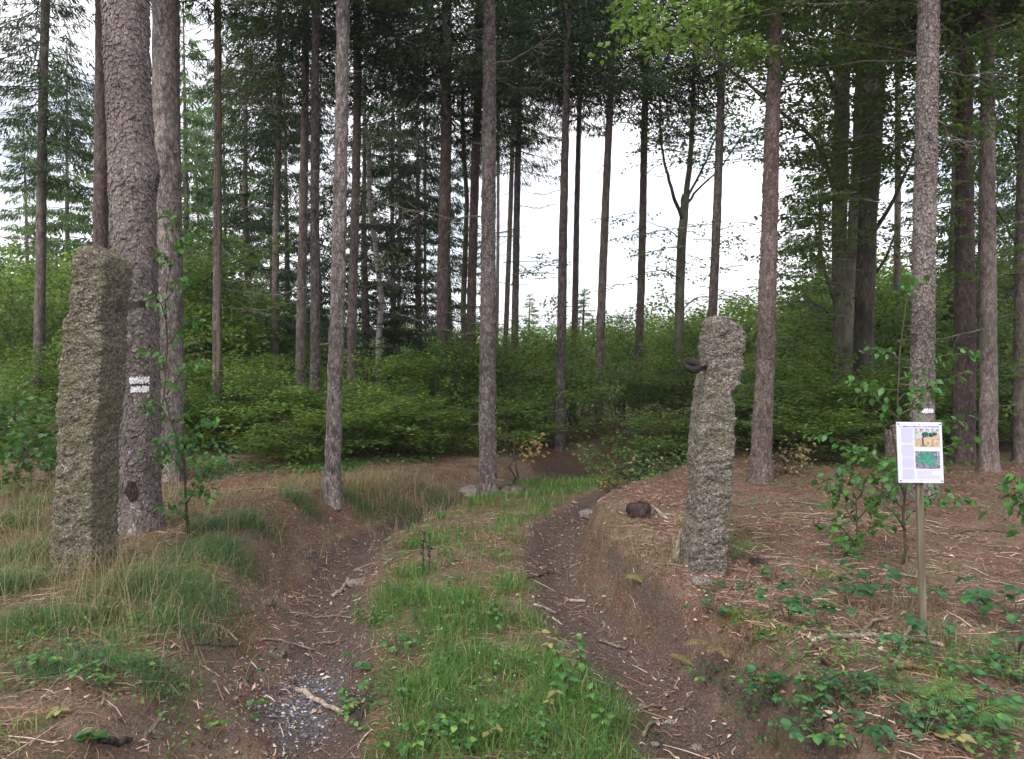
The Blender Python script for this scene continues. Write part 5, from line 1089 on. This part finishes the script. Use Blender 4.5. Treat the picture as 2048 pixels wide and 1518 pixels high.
cover(2500, (-1.2, 1.0, 4.6, 8), lambda x, y: (1 - sst(.4, .6, np.abs(u_(x, y)))) * sst(.0, .35, n2(x, y, .4, 3, 95)), .03)
cover(7000, (-5, -1.7, 7.6, 9.6), lambda x, y: sst(8.2, 9.2, y) * sst(-.2, .3, n2(x, y, .7, 3, 96)), .05)
cover(5000, (-1.7, 6.5, 8.7, 10.2), lambda x, y: (np.abs(x - 1.1) > .9) * sst(8.8, 9.7, y) * sst(-.2, .3, n2(x, y, .7, 3, 97)), .05)
tag(m.obj('ground_leaves', M_herb), 'small green leaves creeping over the strip, the banks and the thicket edge', 'ground cover', kind='stuff')
m = MB()
for px, py, s in ((1478, 1228, .10), (1530, 1262, .11), (1500, 1240, .08), (1860, 1340, .10), (1880, 1400, .16), (80, 1245, .12), (1650, 1150, .12)):
    b = ground_at(px, py); n = 900; blades(m, b.x + rng.normal(0, s * .5, n), b.y + rng.normal(0, s * .4, n), rng.uniform(.01, .028, n), .0035, .5)
tag(m.obj('moss', M_moss), 'yellow-green moss cushions on the needle floor right of the grey gatepost', 'moss', kind='stuff')
m = MB()      # litter: needles, twiglets, chips, dead leaves
def litter(n, box, fn, Lr, Wr, rr=(0, 1)):
    x, y = pts(n, *box, fn); k = len(x); a = rng.random(k) * 6.283; l_ = rng.uniform(*Lr, k) * (.5 + rng.random(k)); x2 = x + np.cos(a) * l_; y2 = y + np.sin(a) * l_
    P = np.stack([x, y, height(x, y) + rng.uniform(.002, .010, k)], -1); Q = np.stack([x2, y2, height(x2, y2) + rng.uniform(.002, .016, k)], -1); w = rng.uniform(*Wr, k)[:, None] / 2
    S = unit(np.cross(Q - P, [0, 0, 1.])); h = np.array([0, 0, 1.]) * w * .9; mid = (P + Q) / 2 + rng.normal(0, .004, (k, 3)); mid[:, 2] += .003
    V = np.stack([P - S * w, P + h, P + S * w, mid - S * w, mid + h, mid + S * w, Q - S * w * .5, Q + h * .5, Q + S * w * .5], 1); b = np.arange(k)[:, None] * 9
    ok = np.abs(P[:, 2] - Q[:, 2]) < .45 * l_; V = V[ok]; k = int(ok.sum()); b = b[:k]
    F_ = np.concatenate([b + [0, 3, 4, 1], b + [1, 4, 5, 2], b + [3, 6, 7, 4], b + [4, 7, 8, 5]]); m.add(V.reshape(-1, 3), F_, np.repeat(rng.uniform(*rr, k) ** 1.1, 9))
off = lambda x, y: np.clip(sst(.95, 1.3, np.abs(u_(x, y))) + .25 * (np.abs(u_(x, y)) > .5) + .05, 0, 1)
litter(24000, (-3.2, 3.2, 2.3, 5.5), off, (.02, .06), (.0015, .003), (0, .9))
litter(27000, (-6, 6.5, 5.3, 10), off, (.02, .08), (.003, .006), (0, .68))
litter(16000, (-2.6, 1.8, 2.4, 8), lambda x, y: sst(.85, 1.0, np.abs(u_(x, y))) * sst(2.0, 1.6, np.abs(u_(x, y))), (.012, .055), (.002, .005), (0, .95))
litter(9000, (1.0, 6.5, 3.2, 10), lambda x, y: .4 + .6 * sst(-.1, .3, n2(x, y, .5, 2, 88)), (.012, .035), (.006, .016), (0, .8))
litter(5000, (-6, -1.6, 3.2, 9), lambda x, y: .4 + .6 * sst(-.1, .3, n2(x, y, .5, 2, 87)), (.012, .035), (.006, .016), (0, .8))
litter(4500, (-1.3, 1.1, 2.3, 7.5), lambda x, y: (np.abs(u_(x, y)) < .6) * 1.0, (.02, .09), (.0015, .003), (.55, 1)); litter(3200, (-3, 3.2, 2.3, 6), off, (.05, .16), (.003, .007), (.4, 1))
litter(1500, (-1.6, 1.4, 2.3, 8), lambda x, y: 1.0 * (np.abs(u_(x, y)) > .5), (.015, .05), (.004, .010), (.4, 1))
litter(420, (1.2, 6.5, 6, 10), lambda x, y: 1.0, (.12, .35), (.003, .006), (0, .45)); litter(260, (-5, -1.5, 5.5, 8.6), lambda x, y: 1.0, (.15, .4), (.004, .008), (0, .6))
n = 2600; x, y = pts(n, -2.5, 2.8, 2.3, 7.5, lambda x, y: .35 + .65 * np.exp(-((u_(x, y) - 1.0) / .25) ** 2)); k = len(x)
leaves(m, np.stack([x, y, height(x, y) + .006], -1), unit(rng.normal(0, 1, (k, 3)) * [1, 1, .15]), unit(rng.normal(0, .4, (k, 3)) + [0, 0, 1]), rng.uniform(.018, .042, k), rng.uniform(.012, .024, k), rng.uniform(.2, 1, k), .3, .5)
tag(m.obj('forest_litter', M_litter), 'reddish brown needles, twigs and dead leaves strewn over the banks', 'litter', kind='stuff')
m = MB()      # gravel
g_ = (1 + 5 ** .5) / 2; ICO = unit(np.array([[-1, g_, 0], [1, g_, 0], [-1, -g_, 0], [1, -g_, 0], [0, -1, g_], [0, 1, g_], [0, -1, -g_], [0, 1, -g_], [g_, 0, -1], [g_, 0, 1], [-g_, 0, -1], [-g_, 0, 1]], float))
IF = np.array([[0, 11, 5], [0, 5, 1], [0, 1, 7], [0, 7, 10], [0, 10, 11], [1, 5, 9], [5, 11, 4], [11, 10, 2], [10, 7, 6], [7, 1, 8], [3, 9, 4], [3, 4, 2], [3, 2, 6], [3, 6, 8], [3, 8, 9], [4, 9, 5], [2, 4, 11], [6, 2, 10], [8, 6, 7], [9, 8, 1]])
def pebbles(x, y, s):
    k = len(x); V = ICO[None] * rng.uniform(.6, 1.2, (k, 12, 1)) * (s[:, None, None] * rng.uniform(.6, 1.3, (k, 1, 3)) * [1, 1, .55]); V = V + np.stack([x, y, height(x, y) + s * .15], -1)[:, None]
    m.add(V.reshape(-1, 3), (np.arange(k)[:, None, None] * 12 + IF[None]).reshape(-1, 3), np.repeat(rng.random(k) ** 1.3, 12))
x, y = pts(9000, -1.5, -.5, 2.4, 4.6, lambda x, y: np.exp(-(((x + 1.0) / .2) ** 2 + ((y - 3.6) / .45) ** 2))); pebbles(x, y, .002 + .009 * rng.random(len(x)) ** 2)
x, y = pts(1500, -1.6, 1.5, 2.4, 8, lambda x, y: np.exp(-((np.abs(u_(x, y)) - .8) / .2) ** 2)); pebbles(x, y, rng.uniform(.002, .008, len(x)))
tag(m.obj('gravel', M_gravel), 'loose grey and white gravel in the near part of the left rut', 'gravel', kind='stuff')

m = MB()      # crumbs of soil and bits of bark on the ruts and the bank faces
x, y = pts(30000, -2.2, 1.6, 2.4, 8, lambda x, y: np.exp(-((np.abs(u_(x, y)) - .95) / .3) ** 2) * (.25 + .75 * sst(-.1, .3, n2(x, y, .22, 2, 99)))); pebbles(x, y, .002 + .009 * rng.random(len(x)) ** 3)
t = NT('soil_crumb'); M_crumb = t.done(t.ramp(t.attr(), [(0, (.04, .03, .026)), (.5, (.09, .066, .057)), (.8, (.15, .115, .10)), (1, (.28, .24, .21))]), .9)
tag(m.obj('soil_crumbs', M_crumb), 'crumbled brown soil lying in both ruts and below the banks', 'soil', kind='stuff')
m = MB()      # old leaves and torn bark gathered in the ruts and at the bank foot
x, y = pts(5200, -2.2, 1.8, 2.4, 8.5, lambda x, y: np.exp(-((np.abs(u_(x, y)) - 1.0) / .28) ** 2) * sst(-.15, .3, n2(x, y, .3, 2, 98))); k = len(x)
leaves(m, np.stack([x, y, height(x, y) + .007], -1), unit(rng.normal(0, 1, (k, 3)) * [1, 1, .25]), unit(rng.normal(0, .55, (k, 3)) + [0, 0, 1]), rng.uniform(.015, .045, k), rng.uniform(.008, .026, k), rng.uniform(.1, 1, k), .35, .5)
tag(m.obj('dead_leaves', M_litter), 'brown dead leaves and bark flakes gathered at the foot of the banks', 'dead leaves', kind='stuff')
# ------------------------------------------------------------------ thin air haze
mb = MB(); v = np.array([[x, y, z] for x in (-5200, 5200) for y in (-90, 7500) for z in (-60, 75)], float)
zmin = float(GZ.min()) - 1.0; zmax = max(float(GZ.max()), 24.0) + 3
v[:, 2] = np.where(v[:, 2] < 0, zmin, zmax)
mb.add(v, [[0, 1, 3, 2], [4, 6, 7, 5], [0, 4, 5, 1], [2, 3, 7, 6], [0, 2, 6, 4], [1, 5, 7, 3]])
hm = bpy.data.materials.new('thin_haze'); hm.use_nodes = True; hm.node_tree.nodes.clear()
ho = hm.node_tree.nodes.new('ShaderNodeOutputMaterial'); hv = hm.node_tree.nodes.new('ShaderNodeVolumePrincipled')
hv.inputs['Color'].default_value = (.93, .95, 1, 1); hv.inputs['Density'].default_value = .0008; hv.inputs['Anisotropy'].default_value = .3
hm.node_tree.links.new(hv.outputs[0], ho.inputs['Volume']); hz = mb.obj('haze', hm); tag(hz, 'thin pale haze hanging in the forest air', 'haze', kind='stuff')
SC.cycles.volume_bounces = 1
